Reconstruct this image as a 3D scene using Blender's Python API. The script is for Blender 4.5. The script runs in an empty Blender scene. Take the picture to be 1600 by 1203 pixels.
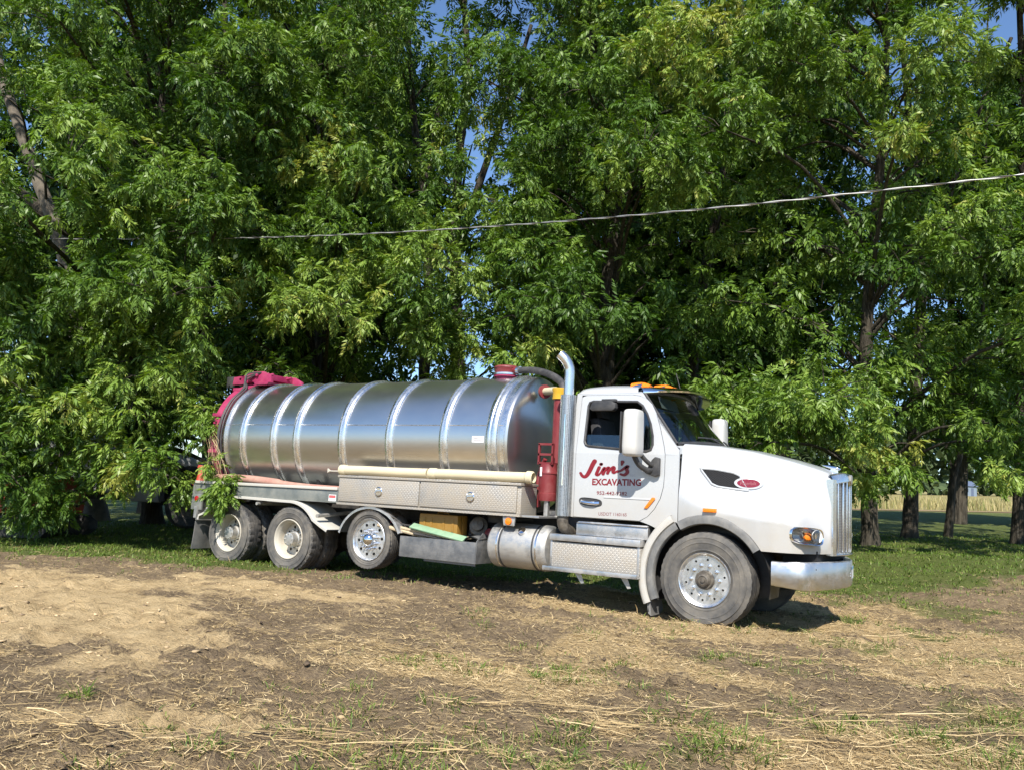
import bpy, bmesh, math, random
import numpy as np
from mathutils import Vector, Matrix
from mathutils.geometry import tessellate_polygon

# ------------------------------------------------------------------ camera, light, exposure
SC = bpy.context.scene
COL = SC.collection
PI = math.pi
random.seed(7)
RNG = np.random.default_rng(11)

CAM = np.array([3.152, -10.690, 1.316])
YAW, PITCH, ROLL, FPX = math.radians(31.928), math.radians(7.706), math.radians(3.211), 1287.2
fw = np.array([-math.sin(YAW) * math.cos(PITCH), math.cos(YAW) * math.cos(PITCH), math.sin(PITCH)])
rt0 = np.array([math.cos(YAW), math.sin(YAW), 0.0])
up0 = np.cross(rt0, fw)
rt = math.cos(ROLL) * rt0 + math.sin(ROLL) * up0
up = -math.sin(ROLL) * rt0 + math.cos(ROLL) * up0
cd = bpy.data.cameras.new('camera')
cd.sensor_fit = 'HORIZONTAL'
cd.sensor_width = 36.0
cd.lens = 36.0 * FPX / 1600.0
cd.clip_start = 0.1
cd.clip_end = 3000.0
cam = bpy.data.objects.new('camera', cd)
COL.objects.link(cam)
cam.matrix_world = Matrix(((rt[0], up[0], -fw[0], CAM[0]), (rt[1], up[1], -fw[1], CAM[1]), (rt[2], up[2], -fw[2], CAM[2]), (0, 0, 0, 1)))
SC.camera = cam

SUN_AZ, SUN_EL = math.radians(155.0), math.radians(46.0)     # azimuth clockwise from +Y
world = bpy.data.worlds.new("World")
SC.world = world
world.use_nodes = True
wn = world.node_tree
sky_n = wn.nodes.new('ShaderNodeTexSky')
sky_n.sky_type = 'NISHITA'
sky_n.sun_disc = False
sky_n.sun_elevation = SUN_EL
sky_n.sun_rotation = SUN_AZ
sky_n.air_density = 1.0
sky_n.dust_density = 0.2
sky_n.ozone_density = 6.0
wn.links.new(sky_n.outputs[0], wn.nodes['Background'].inputs[0])
wn.nodes['Background'].inputs[1].default_value = 0.13
sd = bpy.data.lights.new('sun', 'SUN')
sd.energy = 5.0
sd.angle = math.radians(0.53)
sd.color = (1.0, 0.945, 0.85)
sun = bpy.data.objects.new('sun', sd)
COL.objects.link(sun)
sdir = Vector((math.sin(SUN_AZ) * math.cos(SUN_EL), math.cos(SUN_AZ) * math.cos(SUN_EL), math.sin(SUN_EL)))
sun.rotation_euler = sdir.to_track_quat('Z', 'Y').to_euler()
sun.location = (6, -14, 20)
SC.view_settings.view_transform = 'Standard'
SC.view_settings.look = 'None'
SC.view_settings.gamma = 1.0
SC.view_settings.use_curve_mapping = False
SC.view_settings.exposure = 0.60
SC.cycles.use_denoising = True
SC.cycles.denoiser = 'OPENIMAGEDENOISE'
SC.cycles.max_bounces = 7
SC.cycles.transparent_max_bounces = 8
SC.cycles.caustics_reflective = False
SC.cycles.caustics_refractive = False
SC.cycles.sample_clamp_indirect = 6.0

# ------------------------------------------------------------------ frame helpers
def LD(l, d):
    """metres right of / ahead of the camera station -> world X, Y"""
    return (CAM[0] + math.cos(YAW) * l - math.sin(YAW) * d, CAM[1] + math.sin(YAW) * l + math.cos(YAW) * d)

def sstep(a, b, x):
    t = np.clip((np.asarray(x, float) - a) / (b - a), 0, 1)
    return t * t * (3 - 2 * t)

def ground_h(x, y):
    """gentle rise of the land away from the level patch the truck stands on"""
    x = np.asarray(x, float); y = np.asarray(y, float)
    rx, ry = x - CAM[0], y - CAM[1]
    d = -math.sin(YAW) * rx + math.cos(YAW) * ry
    l = math.cos(YAW) * rx + math.sin(YAW) * ry
    dx = np.maximum(x - 1.5, 0) + np.maximum(-9.3 - x, 0)
    dy = np.maximum(y - 1.2, 0)
    w = sstep(0.3, 7.0, np.hypot(dx, dy))
    return w * np.clip(0.038 * l + 0.0168 * d, -0.3, 60)

def pix(u, v, D):
    """world point at depth D (along the view axis) on the line of sight through photo pixel u, v"""
    return Vector(CAM + D * (fw + rt * (u - 800) / FPX - up * (v - 601.5) / FPX))

def to_px(P):
    q = np.asarray(P, float) - CAM
    z = q @ fw
    return 800 + FPX * (q @ rt) / z, 601.5 - FPX * (q @ up) / z, z

# value noise (numpy)
def _hash(i, j, s):
    n = (i.astype(np.int64) * 374761393 + j.astype(np.int64) * 668265263 + s * 1442695) & 0x7fffffff
    n = ((n ^ (n >> 13)) * 1274126177) & 0x7fffffff
    n = n ^ (n >> 16)
    return (n & 0xffff) / 65535.0

def vnoise(x, y, s=0):
    i = np.floor(x); j = np.floor(y)
    fx = x - i; fy = y - j
    fx = fx * fx * (3 - 2 * fx); fy = fy * fy * (3 - 2 * fy)
    a = _hash(i, j, s); b = _hash(i + 1, j, s); c = _hash(i, j + 1, s); e = _hash(i + 1, j + 1, s)
    return (a * (1 - fx) + b * fx) * (1 - fy) + (c * (1 - fx) + e * fx) * fy

def fbm(x, y, octs=4, s=0):
    t = 0; a = 0.5; n = 0
    for k in range(octs):
        t = t + a * vnoise(x, y, s + k * 17); n += a
        x = x * 2.03 + 5.1; y = y * 2.03 - 3.7; a *= 0.5
    return t / n

# ------------------------------------------------------------------ materials
MATS = {}
def nodes(name):
    m = bpy.data.materials.new(name)
    m.use_nodes = True
    nt = m.node_tree
    return m, nt, nt.nodes['Principled BSDF']

def N(nt, kind, **kw):
    n = nt.nodes.new(kind)
    for k, v in kw.items():
        if k in n.inputs.keys():
            n.inputs[k].default_value = v
        else:
            setattr(n, k, v)
    return n

def ramp(nt, src, stops):
    r = nt.nodes.new('ShaderNodeValToRGB')
    els = r.color_ramp.elements
    while len(els) > len(stops): els.remove(els[-1])
    while len(els) < len(stops): els.new(0.5)
    for e, (p, c) in zip(els, stops):
        e.position = p
        e.color = c if len(c) == 4 else (*c, 1)
    nt.links.new(src, r.inputs[0])
    return r

def mix(nt, fac, a, b):
    m = nt.nodes.new('ShaderNodeMix')
    m.data_type = 'RGBA'
    for s, v in ((0, fac), (6, a), (7, b)):
        if hasattr(v, 'links') or isinstance(v, bpy.types.NodeSocket): nt.links.new(v, m.inputs[s])
        elif s == 0: m.inputs[0].default_value = v
        else: m.inputs[s].default_value = (*v, 1)
    return m.outputs[2]

def math_n(nt, op, a, b=None, clamp=False):
    m = nt.nodes.new('ShaderNodeMath'); m.operation = op; m.use_clamp = clamp
    for i, v in enumerate((a, b)):
        if v is None: continue
        if isinstance(v, bpy.types.NodeSocket): nt.links.new(v, m.inputs[i])
        else: m.inputs[i].default_value = v
    return m.outputs[0]

def bump(nt, bs, h, strength=0.3, dist=0.01):
    b = nt.nodes.new('ShaderNodeBump')
    b.inputs['Strength'].default_value = strength
    b.inputs['Distance'].default_value = dist
    nt.links.new(h, b.inputs['Height'])
    nt.links.new(b.outputs[0], bs.inputs['Normal'])
    return b

DUST = (0.43, 0.36, 0.26)
def surf(name, col, rough=0.5, metal=0.0, dirt=0.0, dirt_z=None, scale=6.0, var=0.12, coat=0.0, brush=None, bumpy=0.0, spec=0.5, dust=DUST, rvar=0.19):
    """general worn surface: colour variation, blotchy dust, optional dust that thickens towards the ground"""
    m, nt, bs = nodes(name)
    tc = N(nt, 'ShaderNodeTexCoord')
    n1 = N(nt, 'ShaderNodeTexNoise', Scale=scale, Detail=6.0, Roughness=0.65)
    nt.links.new(tc.outputs['Object'], n1.inputs['Vector'])
    n2 = N(nt, 'ShaderNodeTexNoise', Scale=scale * 7, Detail=4.0, Roughness=0.7)
    nt.links.new(tc.outputs['Object'], n2.inputs['Vector'])
    c0 = tuple(max(0, x * (1 - var)) for x in col); c1 = tuple(min(1, x * (1 + var)) for x in col)
    base = ramp(nt, n1.outputs[0], [(0.3, c0), (0.7, c1)]).outputs[0]
    out_c = base
    fac = None
    if dirt > 0:
        r = ramp(nt, n1.outputs[0], [(0.38, (0, 0, 0)), (0.72, (1, 1, 1))])
        fac = math_n(nt, 'MULTIPLY', r.outputs[0], dirt)
        r2 = ramp(nt, n2.outputs[0], [(0.3, (0.4,) * 3), (0.75, (1,) * 3)])
        fac = math_n(nt, 'MULTIPLY', fac, r2.outputs[0])
        if dirt_z:
            z0, z1, amt = dirt_z
            sx = N(nt, 'ShaderNodeSeparateXYZ')
            nt.links.new(tc.outputs['Object'], sx.inputs[0])
            mr = N(nt, 'ShaderNodeMapRange')
            mr.inputs[1].default_value = z0; mr.inputs[2].default_value = z1
            mr.inputs[3].default_value = amt; mr.inputs[4].default_value = 0.0
            nt.links.new(sx.outputs[2], mr.inputs[0])
            r3 = ramp(nt, n1.outputs[0], [(0.25, (0.35,) * 3), (0.7, (1,) * 3)])
            g = math_n(nt, 'MULTIPLY', mr.outputs[0], r3.outputs[0])
            fac = math_n(nt, 'ADD', fac, g, True)
        out_c = mix(nt, fac, base, dust)
    nt.links.new(out_c, bs.inputs['Base Color'])
    bs.inputs['Metallic'].default_value = metal
    if fac is not None and metal > 0:
        mm = math_n(nt, 'MULTIPLY', fac, -metal)
        nt.links.new(math_n(nt, 'ADD', mm, metal, True), bs.inputs['Metallic'])
    rr = ramp(nt, n2.outputs[0], [(0.3, (rough * (1 - rvar),) * 3), (0.7, (min(1, rough * (1 + rvar)),) * 3)])
    if fac is not None:
        rmix = math_n(nt, 'ADD', rr.outputs[0], math_n(nt, 'MULTIPLY', fac, 0.35), True)
        nt.links.new(rmix, bs.inputs['Roughness'])
    else:
        nt.links.new(rr.outputs[0], bs.inputs['Roughness'])
    bs.inputs['Specular IOR Level'].default_value = spec
    if coat:
        bs.inputs['Coat Weight'].default_value = coat
        bs.inputs['Coat Roughness'].default_value = 0.06
    if brush:
        mp = N(nt, 'ShaderNodeMapping')
        mp.inputs['Scale'].default_value = brush
        nt.links.new(tc.outputs['Object'], mp.inputs[0])
        nb = N(nt, 'ShaderNodeTexNoise', Scale=1.0, Detail=3.0, Roughness=0.6)
        nt.links.new(mp.outputs[0], nb.inputs['Vector'])
        bump(nt, bs, nb.outputs[0], 0.06, 0.003)
    elif bumpy:
        bump(nt, bs, n2.outputs[0], bumpy, 0.01)
    MATS[name] = m
    return m

def diamond_mat(name, col, dirt, freq=26.0):
    m, nt, bs = nodes(name)
    tc = N(nt, 'ShaderNodeTexCoord')
    sx = N(nt, 'ShaderNodeSeparateXYZ'); nt.links.new(tc.outputs['Object'], sx.inputs[0])
    # raised lozenges in a basket weave: two families of short bars
    hs = []
    a = math_n(nt, 'ADD', sx.outputs[0], math_n(nt, 'MULTIPLY', sx.outputs[1], 1.0))
    for sgn, off in ((1, 0.0), (-1, 0.5)):
        p = math_n(nt, 'MULTIPLY', math_n(nt, 'ADD', a, math_n(nt, 'MULTIPLY', sx.outputs[2], float(sgn))), freq * 0.707)
        q = math_n(nt, 'MULTIPLY', math_n(nt, 'SUBTRACT', a, math_n(nt, 'MULTIPLY', sx.outputs[2], float(sgn))), freq * 0.707)
        fp = math_n(nt, 'ABSOLUTE', math_n(nt, 'SUBTRACT', math_n(nt, 'FRACT', math_n(nt, 'ADD', p, off)), 0.5))
        fq = math_n(nt, 'ABSOLUTE', math_n(nt, 'SUBTRACT', math_n(nt, 'FRACT', math_n(nt, 'ADD', q, off)), 0.5))
        e = math_n(nt, 'ADD', math_n(nt, 'MULTIPLY', fp, 2.3), math_n(nt, 'MULTIPLY', fq, 5.5))
        h = math_n(nt, 'SUBTRACT', 1.0, e, True)
        hs.append(h)
    hgt = math_n(nt, 'MAXIMUM', hs[0], hs[1])
    n1 = N(nt, 'ShaderNodeTexNoise', Scale=2.5, Detail=7.0, Roughness=0.7)
    nt.links.new(tc.outputs['Object'], n1.inputs['Vector'])
    r = ramp(nt, n1.outputs[0], [(0.3, (0.2,) * 3), (0.7, (1,) * 3)])
    fac = math_n(nt, 'MULTIPLY', r.outputs[0], dirt)
    # lozenge tops are rubbed clean, dust sits between them
    fac = math_n(nt, 'MULTIPLY', fac, math_n(nt, 'SUBTRACT', 1.0, math_n(nt, 'MULTIPLY', hgt, 0.7)))
    nt.links.new(mix(nt, fac, col, (0.36, 0.31, 0.24)), bs.inputs['Base Color'])
    nt.links.new(math_n(nt, 'SUBTRACT', 0.9, math_n(nt, 'MULTIPLY', fac, 0.9), True), bs.inputs['Metallic'])
    nt.links.new(math_n(nt, 'ADD', 0.38, math_n(nt, 'MULTIPLY', fac, 0.4), True), bs.inputs['Roughness'])
    bump(nt, bs, hgt, 0.75, 0.006)
    MATS[name] = m

surf('white_paint', (0.47, 0.485, 0.50), 0.25, dirt=0.12, dirt_z=(0.85, 1.60, 0.85), scale=2.2, var=0.015, coat=0.5, dust=(0.40, 0.35, 0.27))
surf('dusty_white', (0.50, 0.49, 0.46), 0.45, dirt=0.55, scale=3.0, var=0.03)
surf('white_plastic', (0.54, 0.53, 0.50), 0.35, dirt=0.15, scale=5, var=0.02)
surf('chrome', (0.80, 0.81, 0.83), 0.07, 1.0, scale=5, var=0.03)
surf('dull_chrome', (0.74, 0.75, 0.76), 0.20, 1.0, dirt=0.25, scale=4, var=0.05, brush=(3, 3, 60))
surf('bumper_metal', (0.66, 0.66, 0.66), 0.34, 1.0, dirt=0.4, scale=3, var=0.05, brush=(4, 4, 90), dust=(0.36, 0.33, 0.27))
surf('tank_steel', (0.70, 0.68, 0.645), 0.30, 1.0, dirt=0.03, dirt_z=(1.05, 1.85, 0.40), scale=0.6, var=0.03, brush=(0.6, 45, 45), dust=(0.33, 0.28, 0.21), rvar=0.04)
surf('band_steel', (0.80, 0.80, 0.79), 0.26, 1.0, dirt=0.22, scale=3.0, var=0.08, dust=(0.42, 0.37, 0.29))
surf('aluminium', (0.58, 0.58, 0.58), 0.38, 1.0, dirt=0.8, scale=3.0, var=0.08, brush=(5, 60, 60), dust=(0.37, 0.33, 0.27))
surf('dusty_aluminium', (0.52, 0.52, 0.51), 0.45, 0.9, dirt=1.0, scale=2.5, var=0.10, dust=(0.36, 0.32, 0.255))
surf('deck_metal', (0.20, 0.22, 0.21), 0.5, 0.4, dirt=0.6, scale=3.0, var=0.2, dust=(0.36, 0.32, 0.25))
surf('deck_lip', (0.55, 0.53, 0.48), 0.5, 0.1, dirt=0.5, scale=5.0, var=0.08, dust=(0.36, 0.31, 0.22))
surf('steel_frame', (0.035, 0.035, 0.036), 0.55, 0.2, dirt=0.35, scale=4, var=0.3, dust=(0.16, 0.13, 0.10))
surf('tyre_rubber', (0.030, 0.030, 0.031), 0.75, dirt=0.55, scale=4.0, var=0.25, bumpy=0.15, dust=(0.25, 0.22, 0.18))
surf('tyre_sidewall', (0.085, 0.082, 0.078), 0.85, dirt=0.85, scale=4.0, var=0.2, bumpy=0.1, dust=(0.25, 0.22, 0.175))
surf('rim_polished', (0.74, 0.75, 0.76), 0.28, 1.0, dirt=0.5, scale=7, var=0.05, dust=(0.55, 0.5, 0.42))
surf('rim_painted', (0.55, 0.51, 0.43), 0.5, 0.0, dirt=0.75, scale=6, var=0.10, dust=(0.34, 0.28, 0.19))
surf('hub_grease', (0.10, 0.085, 0.07), 0.5, 0.3, dirt=0.5, scale=14, var=0.3, dust=(0.33, 0.29, 0.22))
surf('hub_metal', (0.50, 0.49, 0.46), 0.4, 0.7, dirt=0.5, scale=12, var=0.15)
surf('black_plastic', (0.035, 0.035, 0.037), 0.5, dirt=0.25, scale=6, var=0.2, dust=(0.2, 0.18, 0.15))
surf('grey_plastic', (0.14, 0.14, 0.138), 0.65, dirt=0.55, scale=5, var=0.15, dust=(0.36, 0.33, 0.28))
surf('black_hole', (0.008, 0.008, 0.008), 0.9, var=0.1)
surf('cab_interior', (0.035, 0.034, 0.034), 0.85, var=0.2)
surf('seat_cloth', (0.05, 0.05, 0.055), 0.95, var=0.25, bumpy=0.3)
surf('red_paint', (0.19, 0.018, 0.023), 0.5, dirt=0.45, scale=4, var=0.12, dust=(0.24, 0.11, 0.10))
surf('pink_paint', (0.34, 0.024, 0.095), 0.5, dirt=0.4, scale=4, var=0.18, dust=(0.36, 0.14, 0.17))
surf('yellow_paint', (0.62, 0.36, 0.01), 0.5, dirt=0.3, scale=4, var=0.08)
surf('rubber_hose', (0.04, 0.04, 0.042), 0.55, dirt=0.4, scale=8, var=0.2, dust=(0.2, 0.18, 0.16))
surf('cream_hose', (0.64, 0.56, 0.38), 0.5, dirt=0.5, scale=5, var=0.08, dust=(0.52, 0.42, 0.26))
surf('faded_red_hose', (0.40, 0.20, 0.155), 0.7, dirt=0.8, scale=5, var=0.12, dust=(0.46, 0.33, 0.24))
surf('ochre_plastic', (0.30, 0.155, 0.02), 0.5, dirt=0.5, scale=6, var=0.15, dust=(0.22, 0.15, 0.07))
surf('green_plastic', (0.22, 0.37, 0.23), 0.5, dirt=0.4, scale=6, var=0.15, dust=(0.4, 0.38, 0.28))
surf('worn_wood', (0.50, 0.40, 0.26), 0.8, dirt=0.4, scale=9, var=0.2, bumpy=0.2)
surf('tray_steel', (0.20, 0.205, 0.21), 0.55, 0.7, dirt=0.7, scale=5, var=0.2, bumpy=0.2, dust=(0.24, 0.22, 0.19))
surf('red_letter', (0.21, 0.008, 0.016), 0.4, var=0.03)
surf('red_small', (0.20, 0.03, 0.036), 0.4, var=0.03)
surf('grey_letter', (0.36, 0.33, 0.34), 0.5, var=0.03)
surf('badge_red', (0.20, 0.006, 0.014), 0.25, var=0.03, coat=0.6)
surf('sticker_white', (0.80, 0.80, 0.78), 0.4, var=0.03)
surf('sticker_red', (0.55, 0.12, 0.12), 0.5, var=0.05)
surf('badge_script', (0.34, 0.11, 0.12), 0.4, var=0.03)
surf('plate_blue', (0.20, 0.42, 0.62), 0.4, var=0.03)
surf('dash_grey', (0.33, 0.35, 0.34), 0.7, var=0.1)  # tone lightened to stand for bright reflections in the windscreen
surf('cable_metal', (0.52, 0.52, 0.50), 0.45, 0.6, var=0.1)
surf('dead_leaves', (0.50, 0.42, 0.28), 0.9, var=0.3, scale=20)
surf('machine_red', (0.50, 0.045, 0.025), 0.5, dirt=0.4, scale=3, var=0.12)
surf('house_wall', (0.20, 0.25, 0.31), 0.7, var=0.05)
surf('house_roof', (0.10, 0.13, 0.20), 0.8, var=0.1)
diamond_mat('diamond_plate', (0.50, 0.49, 0.47), 1.1)
diamond_mat('diamond_bright', (0.58, 0.57, 0.55), 0.95)
surf('sunlit_bark', (0.17, 0.145, 0.115), 0.95, dirt=0.4, scale=5, var=0.4, dust=(0.24, 0.21, 0.165), bumpy=0.8)  # lighter copy of the bark, sunlight painted into the trunk colour

def shield_mat():
    m, nt, bs = nodes('perforated_chrome')
    tc = N(nt, 'ShaderNodeTexCoord')
    vo = N(nt, 'ShaderNodeTexVoronoi', Scale=62.0)
    vo.inputs['Randomness'].default_value = 0.15
    nt.links.new(tc.outputs['Object'], vo.inputs['Vector'])
    r = ramp(nt, vo.outputs['Distance'], [(0.28, (0.03, 0.03, 0.03)), (0.42, (0.55, 0.55, 0.54))])
    nt.links.new(r.outputs[0], bs.inputs['Base Color'])
    bs.inputs['Metallic'].default_value = 0.95
    bs.inputs['Roughness'].default_value = 0.33
    bump(nt, bs, vo.outputs['Distance'], 0.5, 0.005)
    MATS['perforated_chrome'] = m
shield_mat()

def mesh_mat():
    m, nt, bs = nodes('vent_mesh')
    tc = N(nt, 'ShaderNodeTexCoord')
    sx = N(nt, 'ShaderNodeSeparateXYZ'); nt.links.new(tc.outputs['Object'], sx.inputs[0])
    fr = []
    for s in (1.0, -1.0):
        a = math_n(nt, 'ADD', sx.outputs[0], math_n(nt, 'MULTIPLY', sx.outputs[2], s * 1.5))
        fr.append(math_n(nt, 'ABSOLUTE', math_n(nt, 'SUBTRACT', math_n(nt, 'FRACT', math_n(nt, 'MULTIPLY', a, 30.0)), 0.5)))
    h = math_n(nt, 'MAXIMUM', fr[0], fr[1])
    r = ramp(nt, h, [(0.40, (0.006, 0.006, 0.007)), (0.46, (0.045, 0.045, 0.048))])
    nt.links.new(r.outputs[0], bs.inputs['Base Color'])
    bs.inputs['Roughness'].default_value = 0.7
    bs.inputs['Specular IOR Level'].default_value = 0.2
    bump(nt, bs, h, 0.6, 0.006)
    MATS['vent_mesh'] = m
mesh_mat()

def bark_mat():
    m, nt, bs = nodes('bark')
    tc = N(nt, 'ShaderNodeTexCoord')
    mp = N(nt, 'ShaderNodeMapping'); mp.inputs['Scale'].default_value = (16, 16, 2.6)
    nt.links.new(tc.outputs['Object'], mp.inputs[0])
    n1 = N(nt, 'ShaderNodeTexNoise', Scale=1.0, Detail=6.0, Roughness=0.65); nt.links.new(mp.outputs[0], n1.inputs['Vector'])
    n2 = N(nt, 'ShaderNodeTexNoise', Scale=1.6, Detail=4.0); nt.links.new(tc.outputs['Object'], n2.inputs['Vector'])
    c = ramp(nt, n1.outputs[0], [(0.35, (0.022, 0.017, 0.013)), (0.5, (0.065, 0.053, 0.041)), (0.68, (0.125, 0.106, 0.082))]).outputs[0]  # tones darkened to stand for crown shade on the stems
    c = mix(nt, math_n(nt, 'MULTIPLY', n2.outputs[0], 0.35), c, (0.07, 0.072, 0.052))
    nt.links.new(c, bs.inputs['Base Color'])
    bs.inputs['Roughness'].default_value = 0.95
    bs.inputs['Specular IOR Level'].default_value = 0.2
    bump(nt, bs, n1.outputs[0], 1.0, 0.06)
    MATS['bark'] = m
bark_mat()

def grille_mesh_mat():
    m, nt, bs = nodes('grille_mesh')
    tc = N(nt, 'ShaderNodeTexCoord')
    sx = N(nt, 'ShaderNodeSeparateXYZ'); nt.links.new(tc.outputs['Object'], sx.inputs[0])
    a = math_n(nt, 'ABSOLUTE', math_n(nt, 'SUBTRACT', math_n(nt, 'FRACT', math_n(nt, 'MULTIPLY', sx.outputs[2], 55.0)), 0.5))
    b = math_n(nt, 'ABSOLUTE', math_n(nt, 'SUBTRACT', math_n(nt, 'FRACT', math_n(nt, 'MULTIPLY', sx.outputs[1], 40.0)), 0.5))
    h = math_n(nt, 'MAXIMUM', a, b)
    r = ramp(nt, h, [(0.30, (0.05, 0.05, 0.05)), (0.40, (0.55, 0.54, 0.52))])
    nt.links.new(r.outputs[0], bs.inputs['Base Color'])
    bs.inputs['Metallic'].default_value = 0.7
    bs.inputs['Roughness'].default_value = 0.45
    bump(nt, bs, h, 0.5, 0.006)
    MATS['grille_mesh'] = m
grille_mesh_mat()

def glass_mat(name, col, rough=0.0, alpha=0.35):
    m, nt, bs = nodes(name)
    out = nt.nodes['Material Output']
    tr = N(nt, 'ShaderNodeBsdfTransparent'); tr.inputs[0].default_value = (*col, 1)
    gl = N(nt, 'ShaderNodeBsdfGlossy'); gl.inputs['Roughness'].default_value = rough
    fr = N(nt, 'ShaderNodeFresnel'); fr.inputs[0].default_value = 1.55
    f2 = math_n(nt, 'ADD', fr.outputs[0], 0.05, True)
    ms = N(nt, 'ShaderNodeMixShader')
    nt.links.new(f2, ms.inputs[0]); nt.links.new(tr.outputs[0], ms.inputs[1]); nt.links.new(gl.outputs[0], ms.inputs[2])
    nt.links.new(ms.outputs[0], out.inputs[0])
    MATS[name] = m
glass_mat('window_glass', (0.62, 0.74, 0.72))
glass_mat('lamp_lens', (0.96, 0.97, 0.97))
surf('lamp_silver', (0.72, 0.72, 0.71), 0.3, 0.0, var=0.05)

def amber_mat():
    m, nt, bs = nodes('amber_lens')
    bs.inputs['Base Color'].default_value = (0.85, 0.22, 0.015, 1)
    bs.inputs['Roughness'].default_value = 0.12
    bs.inputs['Subsurface Weight'].default_value = 0.3
    bs.inputs['Subsurface Radius'].default_value = (0.03, 0.01, 0.003)
    MATS['amber_lens'] = m
    m, nt, bs = nodes('red_lens')
    bs.inputs['Base Color'].default_value = (0.35, 0.01, 0.012, 1)
    bs.inputs['Roughness'].default_value = 0.15
    MATS['red_lens'] = m
amber_mat()

# ------------------------------------------------------------------ mesh builder
class MB:
    def __init__(s): s.v = []; s.f = []
    def add(s, vs, fs):
        n = len(s.v)
        s.v.extend(tuple(map(float, p)) for p in vs)
        s.f.extend(tuple(i + n for i in f) for f in fs)
        return s
    def box(s, x0, x1, y0, y1, z0, z1):
        return s.add([(x0, y0, z0), (x1, y0, z0), (x1, y1, z0), (x0, y1, z0), (x0, y0, z1), (x1, y0, z1), (x1, y1, z1), (x0, y1, z1)],
                     [(3, 2, 1, 0), (4, 5, 6, 7), (0, 1, 5, 4), (1, 2, 6, 5), (2, 3, 7, 6), (3, 0, 4, 7)])
    def prism(s, poly, axis, a, b):
        n = len(poly)
        def P(p, t): return {'x': (t, p[0], p[1]), 'y': (p[0], t, p[1]), 'z': (p[0], p[1], t)}[axis]
        return s.add([P(p, a) for p in poly] + [P(p, b) for p in poly],
                     [tuple(range(n))[::-1], tuple(range(n, 2 * n))] + [(i, (i + 1) % n, n + (i + 1) % n, n + i) for i in range(n)])
    def tube(s, pts, r, n=10, cap=True):
        pts = [Vector(p) for p in pts]
        rs = r if isinstance(r, (list, tuple)) else [r] * len(pts)
        ref = None; rings = []
        for i, p in enumerate(pts):
            t = (pts[min(i + 1, len(pts) - 1)] - pts[max(i - 1, 0)]).normalized()
            if ref is None:
                ref = t.orthogonal().normalized()
            ref = (ref - t * ref.dot(t)).normalized()
            b = t.cross(ref)
            rings.append([p + (ref * math.cos(2 * PI * k / n) + b * math.sin(2 * PI * k / n)) * rs[i] for k in range(n)])
        s.grid(rings, True)
        if cap:
            m = len(s.v)
            s.f.append(tuple(range(m - n, m))); s.f.append(tuple(range(m - n * len(pts), m - n * len(pts) + n))[::-1])
        return s
    def grid(s, rows, closed=False):
        n = len(rows[0]); fs = []
        for i in range(len(rows) - 1):
            for j in range(n if closed else n - 1):
                k = (j + 1) % n
                fs.append((i * n + j, i * n + k, (i + 1) * n + k, (i + 1) * n + j))
        return s.add([p for r in rows for p in r], fs)
    def lathe(s, prof, o, axis, n=32, mod=None):
        """prof: (t along axis, radius)"""
        a = Vector(axis).normalized(); u = a.orthogonal().normalized()
        if abs(a.y) > 0.9: u = Vector((1, 0, 0))
        if abs(a.x) > 0.9: u = Vector((0, 1, 0))
        w = a.cross(u); o = Vector(o)
        rows = []
        for i, (t, r) in enumerate(prof):
            rows.append([o + a * t + (u * math.cos(2 * PI * k / n) + w * math.sin(2 * PI * k / n)) * max(1e-4, (r if mod is None else mod(i, k, r))) for k in range(n)])
        return s.grid(rows, True)
    def build_each(s, name, mat, parent=None, bevel=0.0, smooth=35.0):
        """one object for every separate piece"""
        up_ = list(range(len(s.v)))
        def find(a):
            while up_[a] != a:
                up_[a] = up_[up_[a]]; a = up_[a]
            return a
        for f in s.f:
            r = find(f[0])
            for i in f[1:]: up_[find(i)] = r
        groups = {}
        for f in s.f: groups.setdefault(find(f[0]), []).append(f)
        out = []
        for fs in groups.values():
            ids = sorted({i for f in fs for i in f}); mp = {a: k for k, a in enumerate(ids)}
            m = MB(); m.v = [s.v[i] for i in ids]; m.f = [tuple(mp[i] for i in f) for f in fs]
            out.append(m.build(name, mat, parent, bevel, smooth))
        return out
    def build(s, name, mat, parent=None, bevel=0.0, smooth=35.0, loc=None):
        me = bpy.data.meshes.new(name)
        me.from_pydata(s.v, [], s.f)
        bm = bmesh.new(); bm.from_mesh(me)
        bmesh.ops.recalc_face_normals(bm, faces=bm.faces)
        if bevel > 0:
            es = [e for e in bm.edges if len(e.link_faces) == 2 and e.calc_face_angle(0) > 0.6]
            bmesh.ops.bevel(bm, geom=es, offset=bevel, offset_type='OFFSET', segments=2, profile=0.6, affect='EDGES', clamp_overlap=True)
        bm.to_mesh(me); bm.free()
        for p in me.polygons: p.use_smooth = True
        me.set_sharp_from_angle(angle=math.radians(smooth))
        me.materials.append(MATS[mat] if isinstance(mat, str) else mat)
        o = bpy.data.objects.new(name, me)
        COL.objects.link(o)
        if parent is not None: o.parent = parent
        if loc is not None: o.location = loc
        return o

def tag(o, label=None, cat=None, group=None, kind=None):
    if label: o['label'] = label
    if cat: o['category'] = cat
    if group: o['group'] = group
    if kind: o['kind'] = kind
    return o

def thing(name, label, cat, loc=(0, 0, 0), rz=0.0, group=None):
    o = bpy.data.objects.new(name, None)
    o.empty_display_size = 0.2
    COL.objects.link(o)
    o.location = loc; o.rotation_euler = (0, 0, rz)
    return tag(o, label, cat, group)

def holder(name, parent, loc=(0, 0, 0), rz=0.0):
    o = bpy.data.objects.new(name, None)
    o.empty_display_size = 0.1
    COL.objects.link(o)
    o.parent = parent; o.location = loc; o.rotation_euler = (0, 0, rz)
    return o

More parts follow.
